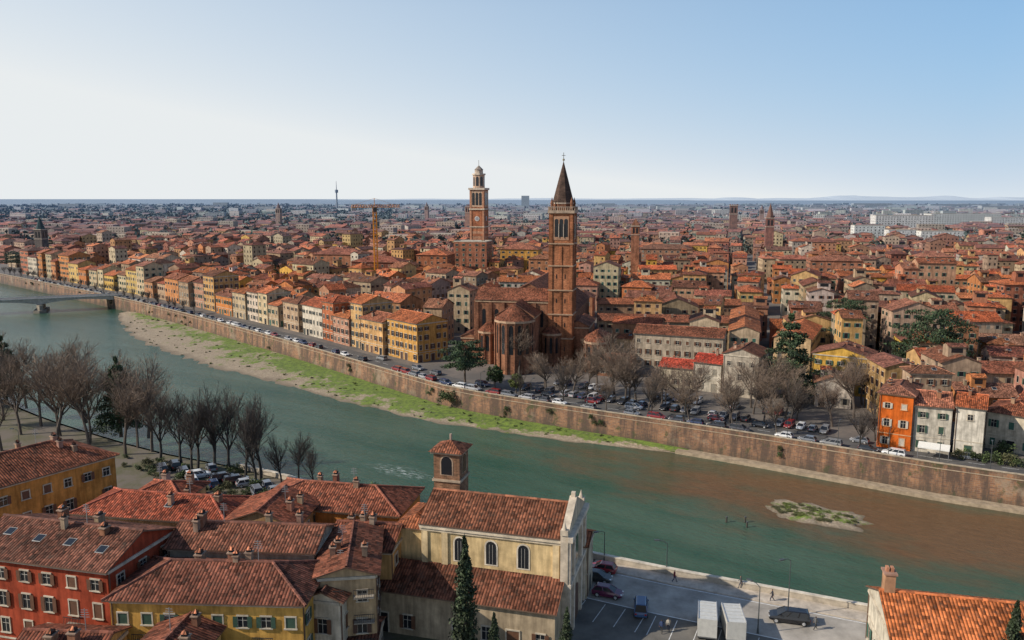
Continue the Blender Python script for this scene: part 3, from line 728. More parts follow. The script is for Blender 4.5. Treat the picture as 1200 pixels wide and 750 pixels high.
hero('convent_wing', (700, 408), (862, 412), 10, 10.5, det=1, wt=(0.48, 0.36, 0.23), kind='gable', rt=(0.28, 0.10, 0.055))
hero('convent_wing', (700, 386), (868, 388), 10, 11, det=1, wt=(0.40, 0.24, 0.15), kind='gable', rt=(0.34, 0.115, 0.055))
hero('long_town_house', (853, 432), (888, 434), 52, 12.5, det=1, wt=(0.48, 0.36, 0.24), kind='gabley', rt=(0.50, 0.17, 0.07))
hero('low_brick_house', (700, 440), (738, 443), 9, 5, det=1, wt=BR, wallmat='brickwork', kind='gable')
hero('long_town_house', (905, 436), (948, 440), 30, 11.5, det=1, wt=(0.52, 0.36, 0.2), kind='gabley')
# brick palace blocks near the civic tower
for (x, y, l, d, h, t) in ((-60, 500, 20, 18, 20, (0.38, 0.14, 0.07)), (-38, 520, 22, 16, 27, (0.36, 0.14, 0.08)), (-95, 470, 30, 16, 18, (0.24, 0.09, 0.06)), (-8, 540, 26, 18, 21, (0.6, 0.3, 0.07)), (10, 480, 26, 14, 19, (0.46, 0.2, 0.1)), (-130, 520, 34, 18, 19, (0.42, 0.18, 0.1)), (90, 560, 36, 16, 20, (0.44, 0.22, 0.13)), (180, 480, 30, 16, 18, (0.4, 0.17, 0.1))):
    mb = MB(); house(mb, (x, y), -.2, l, d, 0, h, kind='hip' if h < 25 else 'flat', wt=t, wallmat='brickwork', det=1, sp0=4, chim=2); occupy((x, y), -.2, l, d); mb.obj('brick_palace')
# main street kept clear
ga = math.radians(-14.7)
occupy(frame((0, 0), ga)(21.5, 352, 0)[:2], ga, 3, 620)
# ------------------------------------------------------------------ riverside row
fr = offs(FBs, 13.5)
fl = [Vector(p) for p in fr]
rw = [i for i, p in enumerate(FBs) if -480 < p[0] < -38]
path = [fl[i] for i in range(rw[0], rw[-1]+1)]
tot = sum((path[i+1]-path[i]).length for i in range(len(path)-1))
def at(path, s):
    for i in range(len(path)-1):
        l = (path[i+1]-path[i]).length
        if s <= l or i == len(path)-2: return path[i]+(path[i+1]-path[i])*(s/l)
        s -= l
s_ = 0; RC = [(0.62, 0.40, 0.11), (0.58, 0.22, 0.07), (0.58, 0.44, 0.22), (0.44, 0.15, 0.07), (0.62, 0.42, 0.15), (0.60, 0.54, 0.44), (0.50, 0.27, 0.15), (0.58, 0.31, 0.09), (0.56, 0.44, 0.28), (0.56, 0.25, 0.10), (0.44, 0.31, 0.2)]
i = 0
while s_ < tot-14:
    w = R.uniform(8, 19); p = at(path, s_); q = at(path, s_+w); ang = math.atan2(q.y-p.y, q.x-p.x)
    setb = R.uniform(0, 2.5); n = Vector((-math.sin(ang), math.cos(ang)))
    A = p+n*setb; D = R.uniform(11, 14); h = R.uniform(9, 17.5)
    mb = MB(); house(mb, (A.x, A.y), ang, w-.02, D, 0, h, kind=R.choice(['gable', 'gable', 'hip', 'gable']), wt=jit(RC[R.randrange(len(RC))] if R.random() < .8 else R.choice(WALLS), .1), det=2 if p.y < 420 else 1, sp0=R.uniform(2.4, 3.2))
    occupy((A.x, A.y), ang, w, D); mb.obj('riverside_house'); s_ += w+(0 if R.random() < .8 else 4.5); i += 1
# ------------------------------------------------------------------ city fabric
def okpos(x, y):
    if y < 60 or abs(x) > 0.82*y+30: return False
    d, sg, *_ = nearest(FB, x, y)
    if sg < 0: return False
    if x < -25: return d > 20
    if x < 80: return d > 62
    return d > 16
nh = 0
def place(A, ang, Ln, D, h, dist, kind=None):
    global nh
    kind = kind or R.choice(['gable', 'gable', 'gable', 'hip', 'gabley'])
    if Ln > 18 and kind == 'gabley': kind = 'gable'
    det = 2 if dist < 215 else (1 if dist < 480 else 0)
    mb = MB(); wt = jit(R.choice(WALLS), .18)
    if R.random() < .04: wt = jit((0.64, 0.38, 0.08), .1)
    house(mb, A, ang, Ln, D, 0, h, kind=kind, s=R.uniform(.28, .46), wt=wt, det=det, sky=R.choice((0, 0, 0, 1, 2)))
    if R.random() < .3 and dist < 700 and Ln > 8 and D > 9:   # roof terrace / attic box
        f = frame(A, ang); x = Ln*R.uniform(.12, .5); y = D*R.uniform(.15, .4); w = R.uniform(2.5, 5); zz = h+R.uniform(2.6, 4.8)
        box(mb, f, x, x+w, y, y+3.4, h, zz, 'stucco', wt)
        roof_gable(mb, lambda a, b_, c_: f(x+a, y+b_, c_), w, 3.4, zz, .35, .3, jit(R.choice(ROOFS), .2), 'stucco', wt, False)
        mb.face([f(x+.8, y-.03, zz-1.6), f(x+w-.8, y-.03, zz-1.6), f(x+w-.8, y-.03, zz-.4), f(x+.8, y-.03, zz-.4)], 'window_glass')
    mb.obj('town_house'); nh += 1
COURT = []
def grid(ang, test, s0, s1, t0, t1):
    G = frame((0, 0), ang); s = s0
    while s < s1:
        bw = R.uniform(38, 75); t = t0+R.uniform(0, 24)
        while t < t1:
            bd = R.uniform(30, 45); ja = ang+R.uniform(-.16, .16)
            O = G(s, t, 0); bf = frame(O[:2], ja)
            mid = bf(bw/2, bd/2, 0)
            if test(mid[0], mid[1]) and mid[1] < 820:
                hb = R.uniform(9, 16.5)
                COURT.append(bf(bw*R.uniform(.3, .7), bd/2, 0))
                def tryp(x, y, l, d, kind=None):
                    A = bf(x, y, 0)[:2]; c = bf(x+l/2, y+d/2, 0)
                    if okpos(c[0], c[1]) and okpos(*A) and okpos(*bf(x+l, y, 0)[:2]) and free(A, ja, l, d):
                        big = 6 if R.random() < .06 else 0
                        place(A, ja+R.uniform(-.04, .04), l-.02, d, hb+R.uniform(-4, 3.5)+big, math.hypot(c[0], c[1]), kind); occupy(A, ja, l, d)
                for yy in (0, bd-12.5):
                    x = 0
                    while x < bw-7:
                        l = min(R.choice((R.uniform(6, 11), R.uniform(9, 22))), bw-x)
                        if R.random() > .03: tryp(x, yy+R.uniform(-1, 2), l, R.uniform(9, 13.5), None)
                        x += l
                y0, y1 = 13.2, bd-13.2
                if y1-y0 > 3.5:
                    x = R.uniform(0, 3)
                    while x < bw-8:
                        if R.random() < .65: tryp(x, y0, R.uniform(6, 12), y1-y0, R.choice(('gabley', 'hip')))
                        x += R.uniform(8, 15)
            t += bd+R.uniform(2.5, 4.5)
        s += bw+R.uniform(2.5, 4.5)
grid(ga, lambda x, y: x/max(y, 1) > -0.03, -330, 900, 60, 960)
grid(math.radians(-40), lambda x, y: x/max(y, 1) <= -0.03, -1100, 250, 120, 1100)
# pale modern blocks
BLK = []
for (u, v, wpx, h) in ((1000, 289, 32, 24), (1040, 291, 30, 20), (1078, 293, 44, 20), (1025, 277, 60, 30), (1090, 273, 70, 30), (1150, 297, 80, 15), (1160, 275, 50, 26), (611, 246, 9, 66), (360, 262, 30, 20), (300, 251, 20, 26), (100, 256, 26, 18), (770, 250, 40, 26), (1000, 246, 40, 30), (1090, 245, 60, 24), (70, 247, 20, 30), (250, 246, 16, 34), (700, 246, 20, 30), (1150, 250, 40, 26), (940, 252, 26, 24)):
    A = P(u, v, 0); dd = math.hypot(*A); l = wpx*dd/FOC; mb = MB()
    house(mb, A, -.05, l, max(12, min(30, l*.25)), 0, h, kind='flat', wt=jit((0.82, 0.79, 0.72) if u != 1150 or v < 290 else (0.55, 0.17, 0.09), .04), det=0, chim=0, sp0=4); mb.obj('modern_apartment_block')
    BLK.append((A[0], A[1], l))
# far city, merged by district
def simple(mb, x, y, ang, l, d, h, wt, rt, flat=False):
    f = frame((x, y), ang); s = .34
    for p, q in (((0, 0), (l, 0)), ((l, 0), (l, d)), ((0, d), (0, 0)), ((l, d), (0, d))): mb.face([f(*p, 0), f(*q, 0), f(*q, h), f(*p, h)], 'stucco', wt)
    if flat: mb.face([f(0, 0, h), f(l, 0, h), f(l, d, h), f(0, d, h)], 'stone', wt)
    else:
        zr = h+d/2*s
        mb.face([f(-.4, -.5, h), f(l+.4, -.5, h), f(l+.4, d/2, zr), f(-.4, d/2, zr)], 'terracotta_tiles', rt)
        mb.face([f(l+.4, d+.5, h), f(-.4, d+.5, h), f(-.4, d/2, zr), f(l+.4, d/2, zr)], 'terracotta_tiles', rt)
        mb.face([f(0, d, h), f(0, 0, h), f(0, d/2, zr-.1)], 'stucco', wt); mb.face([f(l, 0, h), f(l, d, h), f(l, d/2, zr-.1)], 'stucco', wt)
    # window rows
    nf = max(2, int(h/3.2)); nc = max(2, int(l/3.5))
    if y < 2200:
        for k in range(nf):
            for c in range(nc):
                xx = (c+.5)*l/nc; z = (k+.3)*h/nf
                mb.face([f(xx-.5, -.04, z), f(xx+.5, -.04, z), f(xx+.5, -.04, z+1.5), f(xx-.5, -.04, z+1.5)], 'window_glass')
def blocked(x, y, l):
    for bx, by, bl in BLK:
        if bx-l-3 < x < bx+bl+3 and by-60 < y < by+34: return True
    return False
yy = 790.0; mb = MB(); cnt = 0
while yy < 5200:
    step = 13+(yy-790)*0.013; x = -0.78*yy
    while x < 0.78*yy:
        l = R.uniform(8, 26)+(yy-790)*.004
        left = (x/yy < -.15 and yy > 1500)
        if R.random() < (0.86 if yy < 1400 else (0.28 if left else 0.45)) and nearest(FB, x, yy)[1] > 0 and nearest(FB, x, yy)[0] > 15 and not blocked(x, yy, l):
            k = R.random(); far = yy > 1500
            if far and k < .15: simple(mb, x, yy, ga+R.uniform(-.3, .3), l*1.5, 12, R.uniform(10, 26), jit((0.62, 0.56, 0.48), .25), None, True)
            elif k < .04: simple(mb, x, yy, ga, l*1.2, 12, R.uniform(16, 24), jit((0.5, 0.38, 0.28), .2), None, True)
            else: simple(mb, x, yy+R.uniform(-6, 6), ga+R.choice((0, 0, math.pi/2))+R.uniform(-.35, .35), l, R.uniform(8, 14), R.uniform(7, 19), jit(R.choice(WALLS), .2), jit(R.choice(ROOFS), .25))
        x += l+R.choice((0.5, 1, 5))*(1+(yy-790)/1500)
    yy += step; cnt += 1
    if cnt % 25 == 0: mb.obj('distant_city_district'); mb = MB()
if mb.v: mb.obj('distant_city_district')
# telecom tower
mb = MB(); f = frame((-653, 3000), 0)
prism(mb, f, ringp_(f, 0, 0, 3.5, 8), 0, 75, 'stone', (0.2, 0.2, 0.22), ring2=ringp_(f, 0, 0, 2.5, 8)); prism(mb, f, ringp_(f, 0, 0, 6, 12), 75, 86, 'stone', (0.2, 0.2, 0.22)); prism(mb, f, ringp_(f, 0, 0, 1.4, 8), 86, 118, 'stone', (0.3, 0.2, 0.2), ring2=ringp_(f, 0, 0, .6, 8))
mb.obj('telecom_tower')
# hills
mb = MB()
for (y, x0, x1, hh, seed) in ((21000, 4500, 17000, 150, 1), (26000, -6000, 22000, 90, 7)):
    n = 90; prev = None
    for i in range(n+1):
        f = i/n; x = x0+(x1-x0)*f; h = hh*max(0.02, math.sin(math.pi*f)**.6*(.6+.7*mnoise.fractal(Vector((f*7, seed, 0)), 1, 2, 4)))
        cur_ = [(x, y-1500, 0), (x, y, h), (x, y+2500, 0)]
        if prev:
            for k in range(2): mb.face([prev[k], cur_[k], cur_[k+1], prev[k+1]], 'far_hill_haze')
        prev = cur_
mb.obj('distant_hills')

# ------------------------------------------------------------------ crane
mb = MB(); f = frame((-77, 446), .3); OC = (0.70, 0.27, 0.02)
def bar(mb, a, b, w, mat, t):
    a = Vector(a); b = Vector(b); d = (b-a).normalized(); s = d.cross(Vector((0, 0, 1)))
    if s.length < .01: s = Vector((1, 0, 0))
    s.normalize(); u = s.cross(d)
    c = [(-1, -1), (1, -1), (1, 1), (-1, 1)]
    A_ = [a+s*x*w+u*y*w for x, y in c]; B_ = [b+s*x*w+u*y*w for x, y in c]
    for i in range(4): mb.face([tuple(A_[i]), tuple(A_[(i+1) % 4]), tuple(B_[(i+1) % 4]), tuple(B_[i])], mat, t)
    mb.face([tuple(q) for q in A_], mat, t); mb.face([tuple(q) for q in B_], mat, t)
for sx in (0, 1.8):
    for sy in (0, 1.8): bar(mb, f(sx, sy, 0), f(sx, sy, 50), .2, 'metal_paint', OC)
for k in range(25):
    for (p, q) in (((0, 0), (1.8, 0)), ((1.8, 0), (1.8, 1.8)), ((1.8, 1.8), (0, 1.8)), ((0, 1.8), (0, 0))): bar(mb, f(*p, k*2), f(*q, k*2+2), .12, 'metal_paint', OC)
box(mb, f, -.2, 1.8, -1.6, .0, 47.5, 50, 'window_glass')
for (yo, zo) in ((0, 50), (1.6, 50), (.8, 51.3)): bar(mb, f(-12, yo, zo), f(15, yo, zo), .14, 'metal_paint', OC)
for k in range(18):
    x = -12+k*1.5
    bar(mb, f(x, 0, 50), f(x+.75, .8, 51.3), .07, 'metal_paint', OC); bar(mb, f(x+1.5, 1.6, 50), f(x+.75, .8, 51.3), .07, 'metal_paint', OC)
bar(mb, f(.8, .8, 51), f(.8, .8, 55), .15, 'metal_paint', OC); bar(mb, f(.8, .8, 55), f(12, .8, 51.3), .05, 'metal_paint', OC); bar(mb, f(.8, .8, 55), f(-11, .8, 51), .05, 'metal_paint', OC)
box(mb, f, -12, -9.5, 0, 1.6, 48, 50, 'stone', (0.4, 0.4, 0.38)); mb.obj('tower_crane')

# ------------------------------------------------------------------ bridge
A = Vector((*P(134, 346, 1), 0)); dirb = Vector((-.912, -.41, 0)); ang = math.atan2(dirb.y, dirb.x); f = frame((A.x, A.y), ang); mb = MB()
CT_ = (0.36, 0.33, 0.28); LB = 120; ns = 30
for i in range(ns):
    x0 = LB*i/ns-4; x1 = LB*(i+1)/ns-4
    def under(x):
        k = ((x+4) % 40)/40; return 0.2-2.0*abs(2*k-1)**2
    z0, z1 = under(x0+.01), under(x1-.01)
    for y in (-5, 5): mb.face([f(x0, y, z0), f(x1, y, z1), f(x1, y, 1.5), f(x0, y, 1.5)], 'stone', CT_)
    mb.face([f(x0, -5, z0), f(x1, -5, z1), f(x1, 5, z1), f(x0, 5, z0)], 'stone', CT_)
    mb.face([f(x0, -5.4, 1.5), f(x1, -5.4, 1.5), f(x1, 5.4, 1.5), f(x0, 5.4, 1.5)], 'asphalt', (0.1, 0.1, 0.1))
for y in (-5.4, 5.2):
    box(mb, f, -4, LB-4, y, y+.2, 1.3, 1.7, 'stone', (0.5, 0.48, 0.44), True); box(mb, f, -4, LB-4, y+.05, y+.15, 2.5, 2.6, 'metal_paint', (0.3, 0.3, 0.3), True)
    for k in range(60): box(mb, f, -4+k*2, -3.92+k*2, y+.05, y+.13, 1.7, 2.5, 'metal_paint', (0.3, 0.3, 0.3))
for x in (36, 76):
    ring = [(x-1.4, -7), (x, -8.6), (x+1.4, -7), (x+1.4, 7), (x, 8.6), (x-1.4, 7)]; prism(mb, f, ring, -8, -1.8, 'stone', (0.3, 0.26, 0.2)); prism(mb, f, [(x+(a-x)*2.2, b_*1.15) for a, b_ in ring], -8, -4.6, 'stone', (0.22, 0.19, 0.15))
mb.obj('river_bridge')

# ------------------------------------------------------------------ foreground buildings (near bank)
def fore(name, a, b, D, ze, **kw):
    kw.setdefault('det', 2); kw.setdefault('allwin', True); kw.setdefault('ant', 1)
    kw.setdefault('rt', jit(R.choice(NROOFS), .12))
    A = P(*a, ze); B = P(*b, ze); ang = math.atan2(B[1]-A[1], B[0]-A[0]); Ln = math.hypot(B[0]-A[0], B[1]-A[1])
    mb = MB(); pt = house(mb, A, ang, Ln, D, NBZ, ze, **kw); occupy(A, ang, Ln, D)
    return mb.obj(name), pt, Ln
NOR = (0.60, 0.27, 0.07)
fore('orange_apartment_house', (-40, 580), (134, 532), 13, 14.5, wt=NOR, kind='hip', rt=(0.25, 0.085, 0.045), shut=(0.12, 0.05, 0.03), chim=4, s=.4)
fore('red_apartment_house', (-40, 647), (125, 668), 11, 16, wt=(0.36, 0.065, 0.03), kind='gable', sky=4, rt=(0.16, 0.065, 0.042), shut=SHUT[1], chim=4)
fore('yellow_apartment_house', (128, 700), (354, 706), 9.2, 14, wt=(0.66, 0.37, 0.09), kind='hip', rt=(0.16, 0.058, 0.036), shut=SHUT[0], chim=4, sp0=2.4, s=.42)
fore('grey_rear_house', (196, 640), (368, 646), 7.5, 15, wt=(0.45, 0.38, 0.28), kind='gable', rt=(0.17, 0.066, 0.04), chim=5)
fore('balcony_apartment_house', (372, 676), (440, 672), 12, 14.5, wt=(0.5, 0.35, 0.2), kind='gabley', rt=(0.20, 0.07, 0.04), chim=3, s=.3)
fore('cream_town_house', (358, 700), (398, 704), 10, 12.5, wt=(0.6, 0.52, 0.4), kind='gabley', chim=1, s=.4)
fore('rust_town_house', (300, 590), (466, 603), 10, 12.5, wt=(0.60, 0.23, 0.06), kind='hip', rt=(0.23, 0.075, 0.042), chim=3)
fore('red_roofed_house', (86, 600), (264, 612), 9, 12, wt=(0.55, 0.3, 0.14), kind='hip', rt=(0.30, 0.075, 0.04), chim=3, sky=1)
fore('small_riverside_house', (150, 583), (212, 586), 7, 12.5, wt=(0.58, 0.34, 0.15), kind='hip', rt=(0.28, 0.08, 0.042), chim=2)
fore('ochre_town_house', (384, 640), (458, 645), 8, 13, wt=(0.58, 0.34, 0.14), kind='gable', chim=3)
fore('ochre_town_house', (262, 612), (345, 616), 9, 13, wt=(0.52, 0.3, 0.14), kind='gabley', rt=(0.26, 0.08, 0.042), chim=2)
fore('tiled_house', (10, 768), (112, 772), 5.5, 11, wt=(0.58, 0.36, 0.14), kind='gable', chim=2)
fore('tiled_house', (150, 770), (225, 774), 6, 11.5, wt=(0.58, 0.36, 0.14), kind='gabley', chim=2)
fore('garden_shed_house', (360, 752), (440, 752), 5, 7, wt=(0.36, 0.33, 0.28), kind='gable', chim=0, ant=0)
# right-hand tiled house
mb = MB(); house(mb, (39.8, 77.4), math.radians(-12.7), 18, 11, NBZ, 9.6, kind='gable', s=.42, wt=(0.58, 0.52, 0.41), rt=(0.50, 0.15, 0.05), det=2, allwin=True, chim=0, ant=0)
hp = frame((39.8, 77.4), math.radians(-12.7))
box(mb, hp, 0.2, 1.3, 5.2, 6.6, 9, 14.0, 'stucco', (0.5, 0.28, 0.16)); box(mb, hp, .05, 1.45, 5.05, 6.75, 14.0, 14.2, 'stone', (0.35, 0.2, 0.14), True)
for k in range(2): box(mb, hp, .35+.5*k, .65+.5*k, 5.6, 6.2, 14.2, 14.7, 'stone', (0.4, 0.18, 0.1))
mb.obj('tiled_corner_house')
# balconies
mb = MB()
for (pa, pb, ze_, xs, zs_) in (((372, 676), (440, 672), 14.5, (0.6, 3.8), (6.2, 9.1, 12)), ((128, 700), (354, 706), 14, (2.5, 15.2), (9.3,)), ((-40, 647), (125, 668), 16, (13,), (9.3,))):
    A = P(*pa, ze_); B = P(*pb, ze_); f = frame(A, math.atan2(B[1]-A[1], B[0]-A[0]))
    for z in zs_:
        for x in xs:
            box(mb, f, x, x+2.2, -.8, -.02, z, z+.12, 'stone', (0.3, 0.26, 0.21), True)
            for k in range(12): box(mb, f, x+k*.195, x+k*.195+.04, -.79, -.75, z+.12, z+1.05, 'metal_paint', (0.05, 0.05, 0.05))
            box(mb, f, x, x+2.2, -.8, -.74, z+1.05, z+1.11, 'metal_paint', (0.05, 0.05, 0.05), True)
mb.obj('iron_balconies')

# cream church
ch = bpy.data.objects.new('cream_church', None); bpy.context.scene.collection.objects.link(ch)
ca_ = math.radians(-15.2); cp = frame((-11.2, 93.0), ca_); CL = 17.6; CD = 10; CW = (0.72, 0.53, 0.27); ZE = 15.7
mb = MB(); base = [(0, 0), (CL, 0), (CL, CD), (0, CD)]
prism(mb, cp, base, NBZ, ZE, 'stucco', CW, top=False)
roof_gable(mb, cp, CL, CD, ZE, .45, .45, (0.23, 0.088, 0.048), 'stucco', CW); ridge_caps(mb, cp(-.2, CD/2, ZE+2.25+.18), cp(CL, CD/2, ZE+2.25+.18), (0.32, 0.12, 0.06))
wf, l = wallfn(cp, (0, 0), (CL, 0))
for x in (5.0, 9.0, 13.0):
    arch(mb, wf, x, 11.1, 1.65, 3.3, .05, 'stone', (0.62, 0.54, 0.42)); arch(mb, wf, x, 11.3, 1.25, 2.9, .09, 'window_glass')
    for k in (-.2, .2): mb.face([wf(x+k-.02, .11, 11.3), wf(x+k+.02, .11, 11.3), wf(x+k+.02, .11, 13.8), wf(x+k-.02, .11, 13.8)], 'painted_wood', (0.4, 0.38, 0.34))
box(mb, wf, -.1, CL, .003, .35, ZE-.65, ZE-.25, 'stone', (0.62, 0.52, 0.38), True); box(mb, wf, -.1, CL, .003, .2, ZE-1.0, ZE-.66, 'stone', (0.58, 0.48, 0.34), True)
for x in (.1, 2.7, CL-1.0): box(mb, wf, x, x+.8, .003, .18, NBZ, ZE-1, 'stucco', (0.68, 0.52, 0.3))
wf2, l2 = wallfn(cp, (0, CD), (0, 0)); box(mb, wf2, 0, l2, .003, .3, ZE-.65, ZE-.25, 'stone', (0.58, 0.48, 0.34), True)
mb.obj('nave', ch)
# chancel at left, lower hipped roof
mb = MB(); house(mb, cp(-3.8, 1.2, 0)[:2], ca_, 3.9, 7.6, NBZ, 14.3, kind='hip', s=.45, wt=CW, rt=(0.36, 0.12, 0.055), det=-1, chim=0, ov=.35); mb.obj('chancel', ch)
# west front slab with pediment
mb = MB(); x0, x1 = CL, CL+.9
prof = [(-.5, NBZ), (CD+.5, NBZ), (CD+.5, ZE+.5), (CD/2, ZE+3.3), (-.5, ZE+.5)]
for x in (x0+.01, x1): mb.face([cp(x, y, z) for y, z in prof], 'stucco', (0.56, 0.46, 0.33))
for i in range(5):
    p, q = prof[i], prof[(i+1) % 5]; mb.face([cp(x0, *p), cp(x1, *p), cp(x1, *q), cp(x0, *q)], 'stone', (0.5, 0.42, 0.32))
wf3, l3 = wallfn(cp, (x1, -.5), (x1, CD+.5))
for x in (.1, 2.6, l3-3.4, l3-.9): box(mb, wf3, x, x+.8, .003, .3, NBZ, ZE-.3, 'stone', (0.54, 0.46, 0.36))
box(mb, wf3, -.2, l3+.2, .003, .6, ZE-.3, ZE+.3, 'stone', (0.56, 0.48, 0.38), True); box(mb, wf3, -.1, l3+.1, .003, .4, 9.6, 10.1, 'stone', (0.56, 0.48, 0.38), True)
arch(mb, wf3, l3/2, NBZ+.1, 2.4, 4.6, .08, 'painted_wood', (0.1, 0.05, 0.03)); arch(mb, wf3, l3/2, 11, 1.8, 3.2, .08, 'window_glass')
for y in (-.3, CD+.3):
    box(mb, cp, x0, x1, y-.35, y+.35, ZE+.5, ZE+1.1, 'stone', (0.5, 0.42, 0.32)); coneroof(mb, cp, ringp_(cp, x0+.45, y, .3, 6), ZE+1.1, (x0+.45, y, ZE+2.2), 'stone', (0.46, 0.39, 0.3))
box(mb, cp, x0+.2, x1-.2, CD/2-.25, CD/2+.25, ZE+3.1, ZE+3.8, 'stone', (0.5, 0.42, 0.32))
mb.obj('church_front', ch)
# lean-to aisle, front
mb = MB(); a0, a1 = -5.2, CL+.2; dy = -4.2; zt, zl = 10.4, 8.5
for p, q in (((a0, dy), (a1, dy)), ((a1, dy), (a1, -.01)), ((a0, -.01), (a0, dy))):
    mb.face([cp(*p, NBZ), cp(*q, NBZ), cp(*q, zl if q[1] == dy else zt), cp(*p, zl if p[1] == dy else zt)], 'stucco', (0.46, 0.36, 0.24))
mb.face([cp(a0-.3, dy-.5, zl), cp(a1+.3, dy-.5, zl), cp(a1+.3, -.02, zt+.25), cp(a0-.3, -.02, zt+.25)], 'terracotta_tiles', (0.19, 0.072, 0.042))
mb.face([cp(a0-.3, dy-.5, zl-.15), cp(a1+.3, dy-.5, zl-.15), cp(a1+.3, dy-.5, zl), cp(a0-.3, dy-.5, zl)], 'painted_wood', (0.15, 0.09, 0.06))
wf4, l4 = wallfn(cp, (a0, dy), (a1, dy)); facade(mb, wf4, l4, NBZ, zl-.2, 2, SHUT[1], R, fh=2.7, sp0=3.0)
mb.obj('side_aisle', ch)
mb = MB(); house(mb, cp(CL-6, CD+.1, 0)[:2], ca_, 7.4, 4.5, NBZ, 10.5, kind='gable', s=.4, wt=(0.55, 0.46, 0.33), det=2, allwin=True, chim=1, rt=(0.28, 0.10, 0.05)); mb.obj('rear_aisle', ch)
# campanile
mb = MB(); bt = frame(cp(-2.4, CD+.9, 0)[:2], ca_); W = 3.7; base = [(0, 0), (W, 0), (W, W), (0, W)]
prism(mb, bt, base, NBZ, 21.0, 'brickwork', (0.28, 0.15, 0.09))
for i in range(4):
    wf, l = wallfn(bt, base[i], base[(i+1) % 4])
    arch(mb, wf, l/2, 17.8, 1.9, 2.8, .04, 'stone', (0.4, 0.28, 0.19)); arch(mb, wf, l/2, 17.9, 1.5, 2.55, .07, 'window_glass')
    box(mb, wf, -.15, l+.15, .002, .2, 16.9, 17.2, 'stone', (0.4, 0.31, 0.22), True); box(mb, wf, -.3, l+.3, .002, .35, 20.8, 21.1, 'stone', (0.4, 0.31, 0.22), True)
coneroof(mb, bt, [(-.6, -.6), (W+.6, -.6), (W+.6, W+.6), (-.6, W+.6)], 21.1, (W/2, W/2, 22.3), 'terracotta_tiles', (0.3, 0.11, 0.06))
prism(mb, bt, ringp_(bt, W/2, W/2, .18, 6), 22.2, 23.1, 'stone', (0.3, 0.22, 0.17)); mb.obj('campanile', ch)

# ------------------------------------------------------------------ trees
def tube(mb, p, q, r0, r1, n, t):
    d = (q-p); 
    if d.length < 1e-5: return
    d.normalize(); s = d.cross(Vector((.3, .2, 1)) if abs(d.z) < .95 else Vector((1, 0, 0))); s.normalize(); u = s.cross(d)
    A_ = [p+(s*math.cos(2*math.pi*i/n)+u*math.sin(2*math.pi*i/n))*r0 for i in range(n)]; B_ = [q+(s*math.cos(2*math.pi*i/n)+u*math.sin(2*math.pi*i/n))*r1 for i in range(n)]
    for i in range(n): mb.face([tuple(A_[i]), tuple(A_[(i+1) % n]), tuple(B_[(i+1) % n]), tuple(B_[i])], 'bark', t)
def bare_tree(seed, h, tcol, twig, dens=1.0, thin=1.0, up=.0):
    r = random.Random(seed); mb = MB()
    def br(p, d, ln, rad, lv):
        k = 3 if lv < 3 else 2; pp = p; dd = d.copy(); pts = [p]
        for i in range(k):
            dd = (dd+Vector((r.uniform(-1, 1), r.uniform(-1, 1), r.uniform(-.4, .8)+up))*.16).normalized(); q = pp+dd*ln/k
            tube(mb, pp, q, rad*(1-.35*i/k), rad*(1-.35*(i+1)/k), 6 if lv == 0 else (4 if lv < 3 else 3), tcol if lv < 3 else twig); pp = q; pts.append(q)
        if lv >= 5: return
        nch = [6, 5, 4, 3, 3][lv]
        for c in range(int(nch*dens+r.random())):
            f = r.uniform(.45, 1.0) if lv == 0 else r.uniform(.25, 1.0); idx = min(k-1, int(f*k)); q = pts[idx].lerp(pts[idx+1], f*k-idx)
            ax = Vector((r.uniform(-1, 1), r.uniform(-1, 1), r.uniform(-.2, .5)+up)).normalized(); sp = .95 if lv < 2 else .9
            nd_ = (dd*(1.0)+ax*sp).normalized()
            if nd_.z < -.05: nd_.z = .1
            br(q, nd_, ln*r.uniform(.5, .74), rad*r.uniform(.4, .56), lv+1)
        if lv < 4: br(pp, dd, ln*.62, rad*.6, lv+1)
    br(Vector((0, 0, 0)), Vector((0, 0, 1)), h*.36, h*.019*thin, 0)
    zs = max(v[2] for v in mb.v); k = h/zs
    mb.v = [(v[0]*k, v[1]*k, v[2]*k) for v in mb.v]
    return mb
def template(mb, name):
    o = mb.obj(name); me = o.data; bpy.data.objects.remove(o); return me
GB = (0.10, 0.08, 0.065)
bare_big = [template(bare_tree(s, 16, GB, (0.20, 0.145, 0.105), 1.0, .95), 'bare_tree') for s in (1, 2, 3, 4, 14)]
bare_dark = [template(bare_tree(s, 15, (0.045, 0.04, 0.036), (0.075, 0.06, 0.05), .92, .9, .15), 'bare_tree') for s in (5, 6, 7)]
def inst(me, name, x, y, z, sc=1.0, rot=None, zs=None, col=None):
    o = bpy.data.objects.new(name, me); bpy.context.scene.collection.objects.link(o); o.location = (x, y, z)
    o.rotation_euler = (0, 0, R.uniform(0, 6.28) if rot is None else rot); o.scale = (sc, sc, zs or sc)
    if col: o.color = (*col, 1)
    return o
for (u, v, h) in ((213, 545, 14.5), (232, 549, 15.5), (252, 551, 16.5), (270, 554, 16), (288, 557, 15.5), (306, 561, 15.5), (330, 566, 9.5), (350, 569, 10), (368, 573, 8), (188, 541, 15), (225, 556, 14), (300, 566, 13)):
    inst(R.choice(bare_dark), 'bare_tree', *P(u, v, 3), 3, h/15*1.0, zs=h/15*1.06)
